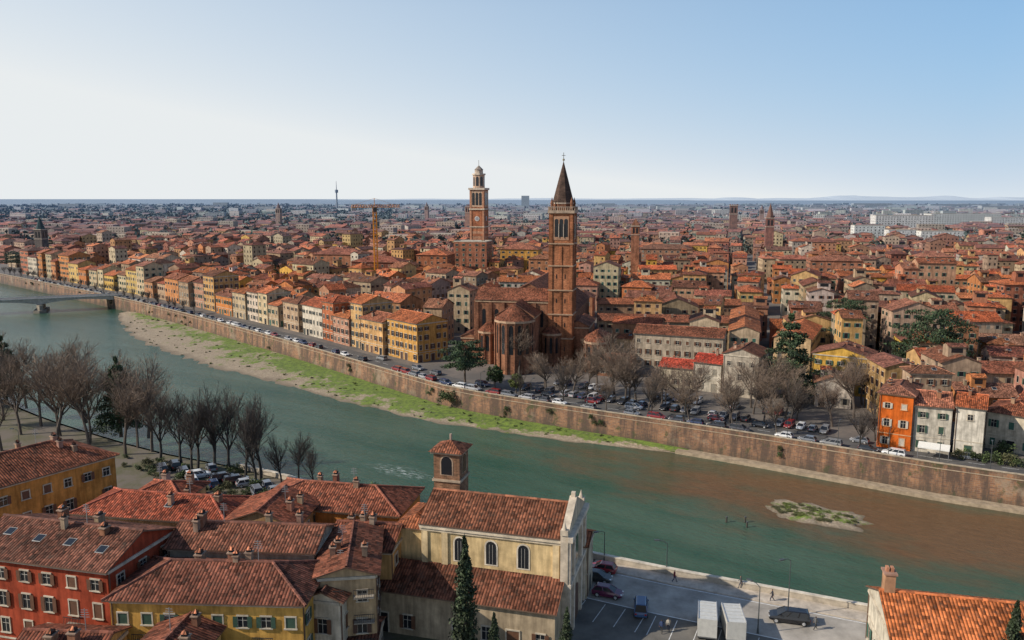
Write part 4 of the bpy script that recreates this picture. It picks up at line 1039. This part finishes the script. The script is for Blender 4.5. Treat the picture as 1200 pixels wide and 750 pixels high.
for (u, v, h) in ((10, 470, 17), (35, 480, 18), (70, 486, 19), (100, 495, 19), (130, 506, 19), (165, 515, 18), (-20, 480, 18), (20, 508, 18), (60, 519, 19), (98, 526, 19), (135, 534, 18), (-10, 530, 18), (-50, 460, 17), (-90, 450, 16), (-130, 440, 16), (-30, 500, 17), (185, 528, 16), (45, 500, 18), (85, 508, 18), (115, 520, 18), (150, 528, 17), (5, 492, 18)):
    x, y = P(u, v, 3); inst(R.choice(bare_big), 'bare_tree', x+R.uniform(-2, 2), y+R.uniform(-2, 2), 3, h/16*R.uniform(.88, 1.0), zs=h/16*R.uniform(1.0, 1.1))
# far bank trees
bare_mid = bare_big+bare_dark[:1]
for i, p in enumerate(offs(FBs, 4.2)):
    if -380 < p[0] < -150 or 0 < p[0] < 78:
        inst(R.choice(bare_dark if p[0] < 0 else bare_mid), 'bare_tree', p[0]+R.uniform(-1, 1), p[1], 0, R.uniform(.42, .52) if p[0] < 0 else R.uniform(.6, .8))
for off_ in (12, 19):
    for i, p in enumerate(offs(FBs, off_)):
        if 8 < p[0] < 84: inst(R.choice(bare_mid), 'bare_tree', p[0]+R.uniform(-3, 3), p[1]+R.uniform(-2, 2), 0, R.uniform(.62, .95))
for (u, v, h) in ((720, 462, 19), (700, 455, 15), (608, 440, 16), (640, 458, 12), (665, 462, 11), (900, 480, 16), (880, 478, 15), (1000, 490, 16), (975, 500, 13), (745, 470, 14), (775, 475, 12), (920, 490, 13), (1010, 475, 15), (712, 470, 14), (895, 495, 12)):
    inst(R.choice(bare_big), 'bare_tree', *P(u, v, 0), 0, h/16)

def leaf(mb, c, size, t, r):
    a = Vector((r.gauss(0, 1), r.gauss(0, 1), r.gauss(0, 1))).normalized(); b = a.orthogonal().normalized(); b = (Matrix.Rotation(r.uniform(0, 6.28), 3, a) @ b); d = a.cross(b)
    s = size*r.uniform(.6, 1.3); q = s*r.uniform(.4, .8)
    mb.face([tuple(c-b*s), tuple(c-d*q), tuple(c+b*s), tuple(c+d*q)], 'leaves', t)
def clump(mb, c, rad, n, size, base, r):
    k = r.uniform(.6, 1.45)
    for _ in range(n):
        v = Vector((r.gauss(0, 1), r.gauss(0, 1), r.gauss(0, 1))).normalized()*(r.random()**.45)
        p = Vector((c[0]+v.x*rad[0], c[1]+v.y*rad[1], c[2]+v.z*rad[2])); kk = k*r.uniform(.6, 1.4)*(1+.3*v.z)
        leaf(mb, p, size, tuple(x*kk for x in base), r)
def cypress(seed, h, w):
    r = random.Random(seed); mb = MB(); tube(mb, Vector((0, 0, 0)), Vector((0, 0, h*.9)), .2, .04, 6, GB)
    for i in range(150):
        f = (i+.5)/150; z = h*(.05+.93*f); rr = w*math.sin(math.pi*min(1, (f*.86+.12)))**.7*(1-.55*f)*r.uniform(.8, 1.2); a = r.uniform(0, 6.28)
        clump(mb, (math.cos(a)*rr*.55, math.sin(a)*rr*.55, z), (rr*.6, rr*.6, h*.035), 44, .17, (0.03, 0.045, 0.018), r)
    return mb
def cedar(seed, h, w, base=(0.032, 0.055, 0.022), layers=9, flat=False, lo=.18):
    r = random.Random(seed); mb = MB(); tube(mb, Vector((0, 0, 0)), Vector((r.uniform(-.3, .3), 0, h*.95)), h*.028, .06, 7, (0.1, 0.07, 0.05))
    for i in range(layers):
        f = i/(layers-1); z = h*(lo+(.96-lo)*f); rr = w*((1-f)**.75 if not flat else (.55+.45*math.sin(math.pi*(f*.8+.15))))+.35
        nb = max(4, int(9*(1-f*.5)))
        for k in range(nb):
            a = 2*math.pi*k/nb+r.uniform(-.4, .4)+i; q = rr*r.uniform(.6, 1.15); tip = Vector((math.cos(a)*q, math.sin(a)*q, z-.06*q+r.uniform(-.4, .4)))
            tube(mb, Vector((0, 0, z-.1*q)), tip, .09, .03, 3, (0.1, 0.07, 0.05))
            for m in (.35, .6, .85, 1.0):
                p = Vector((0, 0, z)).lerp(tip, m); clump(mb, p, (q*.22+.25, q*.22+.25, h*.03+.15), 62, .22, base, r)
    return mb
def broad(seed, h, w, base, n=46, size=.22):
    r = random.Random(seed); mb = MB(); top = Vector((0, 0, h*.4)); tube(mb, Vector((0, 0, 0)), top, h*.03, h*.02, 6, GB)
    for i in range(n):
        v = Vector((r.gauss(0, 1), r.gauss(0, 1), r.gauss(0, 1))).normalized()*r.random()**.4
        c = Vector((v.x*w*.8, v.y*w*.8, h*.62+v.z*h*.32)); tube(mb, top, c, .07, .02, 3, GB); clump(mb, c, (w*.27, w*.27, h*.09), 75, size, base, r)
    return mb
cyp = [template(cypress(s, 13, 1.6), 'cypress_tree') for s in (1, 2)]
inst(cyp[0], 'cypress_tree', -5.1, 80.5, 3, 1.12, zs=1.26)
inst(cyp[1], 'cypress_tree', -1.9, 79.0, 3, .65); inst(cyp[0], 'cypress_tree', 5.9, 80.0, 3, .65); inst(cyp[1], 'cypress_tree', 51.3, 75.5, 3, .9)
cd = template(cedar(3, 17, 6.2), 'cedar_tree'); cd2 = template(cedar(5, 13, 7.5, flat=True, lo=.4, layers=6), 'pine_tree'); cd3 = template(cedar(8, 11, 5.5, flat=True, lo=.5, layers=5), 'umbrella_pine')
inst(cd, 'cedar_tree', *P(923, 468, 0), 0, 1.4, zs=1.4); inst(cd2, 'pine_tree', *P(1088, 450, 0), 0, 1.35, zs=1.75); inst(cd2, 'pine_tree', *P(985, 415, 0), 0, 1.1, zs=1.55); inst(cd, 'cedar_tree', *P(1065, 440, 0), 0, .85); inst(cd, 'cedar_tree', *P(1108, 452, 0), 0, 1.05); inst(cd2, 'pine_tree', *P(1195, 380, 0), 0, 1.3, zs=1.6)
inst(cd, 'cedar_tree', *P(1200, 300, 0), 0, 1.6); inst(cd, 'cedar_tree', *P(1180, 302, 0), 0, 1.3)
inst(cd3, 'umbrella_pine', *P(545, 454, 0), 0, 1.25); inst(cd, 'cedar_tree', *P(142, 512, 3), 3, .85, zs=1.05); inst(cd, 'cedar_tree', *P(8, 470, 3), 3, .85, zs=1.0); inst(cd, 'cedar_tree', *P(-20, 475, 3), 3, 1.0)
br1 = template(broad(1, 7, 2.6, (0.045, 0.07, 0.02)), 'evergreen_tree'); br2 = template(broad(2, 6, 2.4, (0.10, 0.12, 0.03)), 'young_tree')
inst(br1, 'evergreen_tree', *P(580, 458, 0), 0, 1.1); inst(br2, 'young_tree', *P(605, 461, 0), 0, 1.0)
def bush(seed, base, n=12):
    r = random.Random(seed); mb = MB()
    for i in range(n): clump(mb, (r.uniform(-1.2, 1.2), r.uniform(-.8, .8), r.uniform(.3, 1.6)), (.8, .7, .6), 60, .16, base, r)
    return mb
bu = [template(bush(1, (0.045, 0.065, 0.02)), 'shrub'), template(bush(2, (0.09, 0.09, 0.035)), 'shrub'), template(bush(3, (0.12, 0.15, 0.03)), 'shrub')]
x, y = P(523, 466, -2); inst(bu[0], 'shrub', x, y, -3.2, 1.6)
for (u, v) in ((1130, 541), (1145, 543), (1160, 545), (1175, 547), (1188, 549), (1200, 551), (1150, 530), (1185, 536)): x, y = P(u, v, 0); inst(bu[R.choice((0, 1))], 'shrub', x, y+2.2, 0, R.uniform(.9, 1.4))
for k in range(130):
    i = R.randrange(10, len(rows)-8); j = R.randrange(1, M-1); p = rows[i][j]
    inst(bu[R.choice((1, 2, 0))], 'shrub', p[0]+R.uniform(-2, 2), p[1]+R.uniform(-1, 1), p[2]-.1, R.uniform(.12, .5), zs=R.uniform(.12, .35))
for k in range(60):
    a = R.uniform(0, 6.28); q = R.random()**.5*.8; inst(bu[R.choice((1, 2))], 'shrub', icx+math.cos(a)*q*10*ca-math.sin(a)*q*4.5*sa, icy+math.cos(a)*q*10*sa+math.sin(a)*q*4.5*ca, -5.85, R.uniform(.25, .6), zs=.2)
for k in range(60):
    u = R.uniform(140, 470); x, y = P(u, 560+(u-140)*.13+R.uniform(-25, 12), 3)
    if free((x-1, y-1), 0, 2, 2): inst(bu[R.choice((0, 1))], 'shrub', x, y, 3, R.uniform(.4, .9))
# creepers and plants hanging on the embankment wall
for k in range(34):
    p = FBs[R.randrange(8, len(FBs)-6)]; _, _, qx, qy, a = nearest(FBs, p[0]+R.uniform(-4, 4), p[1])
    if -330 < qx < 130: inst(bu[R.choice((0, 0, 1))], 'wall_creeper', qx+math.sin(a)*.5, qy-math.cos(a)*.5, R.uniform(-4.6, -.8), R.uniform(.25, .6), rot=a, zs=R.uniform(.3, .8))
# trees among city
for (x, y, _) in COURT:
    if R.random() < .45 and okpos(x, y) and free((x-1.5, y-1.5), 0, 3, 3, .4): inst(R.choice([br1, cd, cd2, bare_big[0], bare_dark[1], cd2, br1]), 'garden_tree', x, y, 0, R.uniform(.75, 1.25))
# far tree belts (one object)
mb = MB(); r = random.Random(5)
for k in range(2300):
    y = 700*math.exp(r.random()*2.1); u = r.uniform(-.72, .72)
    if r.random() < .6: u = r.uniform(-.72, -.12); y = r.uniform(1250, 4600)
    x = u*y
    if nearest(FB, x, y)[1] < 0 or nearest(FB, x, y)[0] < 12 or blocked(x, y, 10): continue
    n = r.randint(1, 5)
    for j in range(n): clump(mb, (x+r.uniform(-1, 1)*y*.02, y+r.uniform(-15, 15), 9+r.random()*5), (4+y*.003, 5, 8), 24, 1.8+y*.0006, (0.024, 0.04, 0.024), r)
mb.obj('distant_trees')

# ------------------------------------------------------------------ vehicles
def car_mesh(kind='hatch'):
    mb = MB(); f = lambda x, y, z: (x, y, z)
    if kind == 'hatch': S = [(-2.0, .42, .62, .70), (-1.92, .3, .86, .80), (-1.3, .24, .93, .86), (0, .22, .92, .88), (.9, .24, .90, .87), (1.6, .28, .78, .82), (1.95, .34, .66, .74), (2.05, .42, .55, .64)]; cab = (-1.85, 1.05, -1.45, .25, 1.45)
    else: S = [(-2.35, .42, .7, .74), (-2.28, .3, .98, .84), (-1.5, .24, 1.0, .9), (0, .22, .99, .92), (1.3, .24, .97, .9), (1.9, .28, .86, .85), (2.3, .34, .72, .78), (2.4, .42, .6, .68)]; cab = (-2.2, 1.45, -2.0, .55, 1.95 if kind == 'van' else 1.6)
    def ring(s):
        x, zb, zt, hw = s; zm = zb+(zt-zb)*.6
        return [(x, -hw*.94, zb), (x, -hw, zm), (x, -hw*.9, zt), (x, hw*.9, zt), (x, hw, zm), (x, hw*.94, zb)]
    for a, b in zip(S[:-1], S[1:]):
        A_, B_ = ring(a), ring(b)
        for i in range(6): mb.face([A_[i], B_[i], B_[(i+1) % 6], A_[(i+1) % 6]], 'car_paint')
    mb.face(ring(S[0]), 'car_paint'); mb.face(ring(S[-1]), 'car_paint')
    x0, x1, x2, x3, zt = cab; zb = S[3][2]-.02; hw = S[3][3]*.88; ht = hw*.8
    lo = [(x0, -hw, zb), (x1, -hw, zb), (x1, hw, zb), (x0, hw, zb)]; hi = [(x2, -ht, zt-.06), (x3, -ht, zt-.06), (x3, ht, zt-.06), (x2, ht, zt-.06)]
    for i in range(4): mb.face([lo[i], lo[(i+1) % 4], hi[(i+1) % 4], hi[i]], 'window_glass')
    rf = [(x2-.03, -ht-.02, zt-.06), (x3+.03, -ht-.02, zt-.06), (x3+.03, ht+.02, zt-.06), (x2-.03, ht+.02, zt-.06)]; rt_ = [(x2+.12, -ht+.12, zt), (x3-.12, -ht+.12, zt), (x3-.12, ht-.12, zt), (x2+.12, ht-.12, zt)]
    for i in range(4): mb.face([rf[i], rf[(i+1) % 4], rt_[(i+1) % 4], rt_[i]], 'car_paint')
    mb.face(rt_, 'car_paint')
    for sy in (-1, 1):
        for t_ in (0.0, .36, .72, 1.0) if kind != 'hatch' else (0.0, .48, 1.0):
            a = Vector(lo[0 if sy < 0 else 3]).lerp(Vector(lo[1 if sy < 0 else 2]), t_); b = Vector(hi[0 if sy < 0 else 3]).lerp(Vector(hi[1 if sy < 0 else 2]), t_); bar(mb, a+Vector((0, sy*.01, 0)), b+Vector((0, sy*.01, 0)), .045, 'car_paint', (1, 1, 1))
        box(mb, f, x1-.5, x1-.3, min(sy*(hw+.02), sy*(hw+.2)), max(sy*(hw+.02), sy*(hw+.2)), zb+.05, zb+.2, 'car_paint', bottom=True)
        for x in (S[0][0]+.78, S[-1][0]-.82):
            yo = sy*(S[3][3]-.02); n = 14; rr = .33
            c1 = [(x+rr*math.cos(2*math.pi*i/n), yo+sy*.04, .33+rr*math.sin(2*math.pi*i/n)) for i in range(n)]; c2 = [(p[0], yo-sy*.2, p[2]) for p in c1]
            for i in range(n): mb.face([c1[i], c1[(i+1) % n], c2[(i+1) % n], c2[i]], 'tyre_rubber')
            mb.face(c1, 'tyre_rubber'); mb.face([(x+.2*math.cos(2*math.pi*i/n), yo+sy*.05, .33+.2*math.sin(2*math.pi*i/n)) for i in range(n)], 'metal_paint', (0.5, 0.5, 0.5))
        xf = S[-1][0]; xr = S[0][0]
        box(mb, f, xf-.22, xf-.03, min(sy*.4, sy*.68), max(sy*.4, sy*.68), .56, .7, 'metal_paint', (0.8, 0.8, 0.78), True); box(mb, f, xr-.0, xr+.1, min(sy*.5, sy*.76), max(sy*.5, sy*.76), .62, .84, 'metal_paint', (0.35, 0.01, 0.01), True)
    box(mb, f, S[-1][0]-.02, S[-1][0]+.02, -.26, .26, .4, .5, 'metal_paint', (0.7, 0.7, 0.7), True)
    return mb
hat = template(car_mesh('hatch'), 'parked_car'); est = template(car_mesh('estate'), 'parked_car'); van = template(car_mesh('van'), 'van')
CC = [(0.35, 0.35, 0.36), (0.03, 0.03, 0.035), (0.65, 0.65, 0.64), (0.16, 0.17, 0.19), (0.03, 0.045, 0.10), (0.22, 0.02, 0.02), (0.06, 0.06, 0.07), (0.1, 0.1, 0.11), (0.22, 0.22, 0.22)]
def carrow(pl, off, xa, xb, step, perp, prob=.9):
    q = [Vector(p) for p in offs(pl, off)]
    for i in range(len(q)-1):
        d = q[i+1]-q[i]; l = d.length; a = math.atan2(d.y, d.x); k = step/2
        while k < l:
            p = q[i]+d*(k/l)
            if xa < p.x < xb and R.random() < prob: inst(R.choice((hat, est)), 'parked_car', p.x, p.y, .006, 1, rot=a+(math.pi/2 if perp else 0)+(math.pi if R.random() < .5 else 0)+R.uniform(-.05, .05), col=R.choice(CC))
            k += step
carrow(FBs, 3.8, -330, 84, 5.2, False, .85); carrow(FBs, 13.5, 2, 76, 2.75, True, .8); carrow(FBs, 24, 12, 70, 2.8, True, .6); carrow(FBs, 9.6, -60, 100, 12, False, .4)
for (u, v) in ((215, 556), (232, 560), (248, 551), (262, 563), (277, 566), (290, 569), (250, 570), (312, 571), (205, 548), (330, 578), (190, 552), (100, 545), (225, 566), (300, 578)):
    inst(R.choice((hat, est)), 'parked_car', *P(u, v, 3), 3.006, 1, rot=R.choice((.5, 2.1)), col=R.choice(CC))
inst(est, 'black_car', *P(925, 728, 3), 3.006, 1.03, rot=math.radians(165), col=(0.015, 0.015, 0.018))
inst(hat, 'red_car', *P(706, 670, 3), 3.006, 1, rot=math.radians(160), col=(0.25, 0.02, 0.03)); inst(hat, 'parked_car', *P(700, 680, 3), 3.006, 1, rot=math.radians(-20), col=(0.03, 0.03, 0.03)); inst(hat, 'parked_car', *P(712, 698, 3), 3.006, 1, rot=math.radians(-20), col=(0.1, 0.01, 0.05))
inst(van, 'blue_van', *P(751, 716, 3), 3.006, .95, rot=math.radians(80), col=(0.05, 0.1, 0.2))
def truck(name, x, y, rot):
    mb = MB(); f = lambda a, b_, c_: (a, b_, c_); Wt = (0.66, 0.64, 0.58)
    box(mb, f, -3.2, 1.2, -1.1, 1.1, .85, 3.1, 'metal_paint', Wt, True)
    for yy in (-1.1, 1.04): box(mb, f, -3.22, 1.22, yy-.02, yy+.08, 3.1, 3.18, 'metal_paint', (0.4, 0.4, 0.4))
    for xx in (-2.4, -1.6, -.8, 0, .7): box(mb, f, xx, xx+.06, -1.0, 1.0, 3.1, 3.13, 'metal_paint', (0.5, 0.49, 0.46))
    box(mb, f, -3.22, 1.22, -1.13, 1.13, .7, .85, 'metal_paint', (0.15, 0.15, 0.15), True)
    lo = [(1.35, -1, .5), (3.1, -1, .5), (3.1, 1, .5), (1.35, 1, .5)]; mi = [(1.35, -1, 1.4), (3.05, -1, 1.4), (3.05, 1, 1.4), (1.35, 1, 1.4)]; hi = [(1.35, -.9, 2.3), (2.4, -.9, 2.3), (2.4, .9, 2.3), (1.35, .9, 2.3)]
    for a, b_, m_ in ((lo, mi, 'metal_paint'), (mi, hi, 'window_glass')):
        for i in range(4): mb.face([a[i], a[(i+1) % 4], b_[(i+1) % 4], b_[i]], m_, Wt)
    box(mb, f, 1.33, 2.45, -.93, .93, 2.3, 2.4, 'metal_paint', Wt, True); box(mb, f, 1.3, 1.6, -.97, .97, 1.4, 2.3, 'metal_paint', Wt); box(mb, f, 3.0, 3.2, -.95, .95, .45, .75, 'metal_paint', (0.2, 0.2, 0.2), True)
    for x_ in (-2.1, 2.3):
        for sy in (-1, 1):
            n = 14; c1 = [(x_+.4*math.cos(2*math.pi*i/n), sy*1.02, .4+.4*math.sin(2*math.pi*i/n)) for i in range(n)]; c2 = [(p[0], sy*.75, p[2]) for p in c1]
            for i in range(n): mb.face([c1[i], c1[(i+1) % n], c2[(i+1) % n], c2[i]], 'tyre_rubber')
            mb.face(c1, 'tyre_rubber')
    o = mb.obj(name); o.location = (x, y, 3.01); o.rotation_euler = (0, 0, rot)
truck('white_box_truck', *P(828, 738, 3), math.radians(77)); truck('white_box_truck', *P(857, 741, 3), math.radians(84))
# street lamps
def lamp(x, y, z, h, rot):
    mb = MB(); f = lambda a, b_, c_: (a, b_, c_); G = (0.08, 0.09, 0.09)
    prism(mb, f, ringp_(f, 0, 0, .16, 8), 0, .7, 'metal_paint', G, ring2=ringp_(f, 0, 0, .1, 8)); prism(mb, f, ringp_(f, 0, 0, .08, 8), .7, h, 'metal_paint', G, ring2=ringp_(f, 0, 0, .045, 8))
    bar(mb, (0, 0, h-.1), (.5, 0, h+.25), .035, 'metal_paint', G); bar(mb, (.5, 0, h+.25), (1.2, 0, h+.3), .035, 'metal_paint', G)
    box(mb, f, 1.1, 1.8, -.16, .16, h+.24, h+.38, 'metal_paint', G, True); box(mb, f, 1.2, 1.7, -.12, .12, h+.2, h+.24, 'metal_paint', (0.7, 0.7, 0.65), True)
    o = mb.obj('street_lamp'); o.location = (x, y, z); o.rotation_euler = (0, 0, rot)
for (u, v, h) in ((923, 722, 7.5), (888, 742, 6), (781, 672, 4.5), (708, 658, 4.5), (25, 545, 7)): lamp(*P(u, v, 3), 3, h, R.uniform(2, 4))
for u in range(560, 1200, 60): x, y = P(u, 463+(u-560)*.155, 0); _, _, qx, qy, a = nearest(FBs, x, y); lamp(qx-math.sin(a)*1.4, qy+math.cos(a)*1.4, .13, 6, a+math.pi/2)
# posts in the river
for (u, v) in ((851, 612), (875, 618), (873, 612)):
    mb = MB(); f = lambda a, b_, c_: (a, b_, c_); prism(mb, f, ringp_(f, 0, 0, .2, 8), -7, -4.9, 'bark', (0.06, 0.05, 0.04), ring2=ringp_(f, .05, 0, .16, 8)); prism(mb, f, ringp_(f, .05, 0, .2, 8), -5.1, -4.85, 'metal_paint', (0.1, 0.1, 0.1)); o = mb.obj('mooring_post'); o.location = (*P(u, v, -6), 0)
# awnings
mb = MB(); x, y = P(1088, 536, 0); f = frame((x-2.5, y), -.55)
mb.face([f(0, 0, 2.5), f(6, 0, 2.5), f(6, 2.2, 3.1), f(0, 2.2, 3.1)], 'cloth', (0.7, 0.68, 0.62)); mb.face([f(0, 0, 2.2), f(6, 0, 2.2), f(6, 0, 2.5), f(0, 0, 2.5)], 'cloth', (0.7, 0.69, 0.65))
for xx in (0.1, 5.9): bar(mb, f(xx, .1, 0), f(xx, .1, 2.5), .04, 'metal_paint', (0.3, 0.3, 0.3))
mb.obj('cafe_awning')

# ------------------------------------------------------------------ people
def person(x, y, z, rot, coat, trou):
    J = {'pel': (0, 0, .95, .15), 'ch': (.03, 0, 1.25, .17), 'sh': (.03, 0, 1.43, .12), 'nk': (.04, 0, 1.52, .06), 'hd': (.06, 0, 1.62, .095), 'tp': (.05, 0, 1.72, .08),
         'hl': (0, .1, .9, .10), 'kl': (.22, .1, .5, .07), 'al': (.28, .1, .09, .05), 'tl': (.44, .1, .05, .045), 'hr': (0, -.1, .9, .10), 'kr': (-.03, -.1, .49, .07), 'ar': (-.3, -.1, .13, .05), 'tr': (-.17, -.1, .04, .045),
         'sl': (.03, .2, 1.4, .07), 'el': (-.12, .26, 1.13, .05), 'wl': (-.08, .25, .88, .035), 'fl': (-.05, .25, .78, .04), 'sr': (.03, -.2, 1.4, .07), 'er': (.12, -.26, 1.13, .05), 'wr': (.3, -.23, .95, .035), 'fr': (.36, -.22, .87, .04)}
    E = [('pel', 'ch'), ('ch', 'sh'), ('sh', 'nk'), ('nk', 'hd'), ('hd', 'tp'), ('pel', 'hl'), ('hl', 'kl'), ('kl', 'al'), ('al', 'tl'), ('pel', 'hr'), ('hr', 'kr'), ('kr', 'ar'), ('ar', 'tr'), ('sh', 'sl'), ('sl', 'el'), ('el', 'wl'), ('wl', 'fl'), ('sh', 'sr'), ('sr', 'er'), ('er', 'wr'), ('wr', 'fr')]
    ks = list(J); me = bpy.data.meshes.new('pedestrian'); me.from_pydata([J[k][:3] for k in ks], [(ks.index(a), ks.index(b)) for a, b in E], [])
    o = bpy.data.objects.new('pedestrian', me); bpy.context.scene.collection.objects.link(o)
    md = o.modifiers.new('s', 'SKIN')
    for i, k in enumerate(ks): me.skin_vertices[0].data[i].radius = (J[k][3],)*2; me.skin_vertices[0].data[i].use_root = (k == 'pel')
    o.modifiers.new('b', 'SUBSURF').levels = 1
    dg = bpy.context.evaluated_depsgraph_get(); m2 = bpy.data.meshes.new_from_object(o.evaluated_get(dg)); o.modifiers.clear(); o.data = m2
    cols = {'coat': coat, 'trou': trou, 'skin': (0.45, 0.25, 0.17), 'hair': (0.05, 0.03, 0.02), 'shoe': (0.02, 0.02, 0.02)}
    m2.materials.clear()
    for n, c in cols.items():
        mt = bpy.data.materials.new('person_'+n); mt.use_nodes = True; mt.node_tree.nodes['Principled BSDF'].inputs['Base Color'].default_value = (*c, 1); mt.node_tree.nodes['Principled BSDF'].inputs['Roughness'].default_value = .85; m2.materials.append(mt)
    for p in m2.polygons:
        c = p.center; k = 0
        if c.z > 1.53: k = 3 if (c.z > 1.67 or c.x < .03) else 2
        elif c.z < .1: k = 4
        elif c.z < .88 and abs(c.y) < .19: k = 1
        elif c.z < .9 and abs(c.y) > .19: k = 2
        p.material_index = k; p.use_smooth = True
    o.location = (x, y, z); o.rotation_euler = (0, 0, rot)
for (u, v, rot, c1, c2) in ((905, 705, 2.8, (0.03, 0.03, 0.04), (0.03, 0.03, 0.05)), (790, 683, -.3, (0.2, 0.03, 0.03), (0.03, 0.04, 0.08)), (775, 742, 1.2, (0.03, 0.05, 0.12), (0.04, 0.04, 0.04)), (783, 740, 1.4, (0.4, 0.36, 0.3), (0.03, 0.03, 0.05)), (868, 690, 2.9, (0.05, 0.05, 0.05), (0.1, 0.1, 0.12)), (955, 738, .3, (0.1, 0.1, 0.1), (0.03, 0.03, 0.03))):
    person(*P(u, v, 3), 3.01 if v > 700 else 3.13, rot, c1, c2)

# ------------------------------------------------------------------ light, sky, camera
AZ = math.radians(-102); EL = math.radians(33)
S = Vector((math.sin(AZ)*math.cos(EL), math.cos(AZ)*math.cos(EL), math.sin(EL)))
ld = bpy.data.lights.new('sun', 'SUN'); ld.energy = 5.0; ld.angle = math.radians(.5); ld.color = (1.0, .90, .76)
lo_ = bpy.data.objects.new('sun', ld); bpy.context.scene.collection.objects.link(lo_); lo_.rotation_euler = (-S).to_track_quat('-Z', 'Y').to_euler(); lo_.location = S*500
wd = bpy.data.worlds.new('World'); bpy.context.scene.world = wd; wd.use_nodes = True; nt = wd.node_tree
bg = nt.nodes['Background']; sk = nt.nodes.new('ShaderNodeTexSky'); sk.sky_type = 'NISHITA'; sk.sun_disc = False; sk.sun_elevation = EL; sk.sun_rotation = AZ % (2*math.pi)
sk.altitude = 60; sk.air_density = 1.0; sk.dust_density = 0.4; sk.ozone_density = 2.0
# spring haze lying low over the plain, thicker and whiter toward the sun's side
tc = nt.nodes.new('ShaderNodeTexCoord'); sp = nt.nodes.new('ShaderNodeSeparateXYZ'); L(nt, tc.outputs['Generated'], sp.inputs[0])
zz = math_n(nt, 'MAXIMUM', sp.outputs[2], 0.0)
e1 = math_n(nt, 'EXPONENT', math_n(nt, 'MULTIPLY', zz, -1/0.085))
e2 = math_n(nt, 'EXPONENT', math_n(nt, 'MULTIPLY', zz, -1/0.40))
e3 = ramp(nt, zz, 0.22, 0.5, 1.0, 0.12)
dt = nt.nodes.new('ShaderNodeVectorMath'); dt.operation = 'DOT_PRODUCT'; L(nt, tc.outputs['Generated'], dt.inputs[0]); dt.inputs[1].default_value = (math.sin(AZ), math.cos(AZ), 0)
az = ramp(nt, dt.outputs['Value'], -0.66, 0.36, 0, 1)
low = mixc(nt, math_n(nt, 'MULTIPLY', math_n(nt, 'MULTIPLY', e2, e3), 1.0, clamp=True), sk.outputs[0], (1.35, 3.2, 5.5))
vf = math_n(nt, 'ADD', math_n(nt, 'MULTIPLY', e1, 0.82), math_n(nt, 'MULTIPLY', math_n(nt, 'MULTIPLY', math_n(nt, 'MULTIPLY', az, e2), 1.15), e3), clamp=True)
fin = mixc(nt, vf, low, (6.0, 6.25, 6.35))
nt.links.new(fin, bg.inputs[0]); bg.inputs[1].default_value = 0.135
cam = bpy.data.cameras.new('camera'); co = bpy.data.objects.new('camera', cam); bpy.context.scene.collection.objects.link(co)
cam.sensor_width = 36; cam.lens = FOC/1200*36; cam.clip_end = 90000; cam.clip_start = 1
co.location = (0, 0, CAMH); co.rotation_euler = (math.pi/2-TH, 0, 0); bpy.context.scene.camera = co
sc = bpy.context.scene; sc.view_settings.view_transform = 'Standard'; sc.view_settings.look = 'None'; sc.view_settings.exposure = 0
print('houses', nh, 'objs', len(bpy.data.objects))
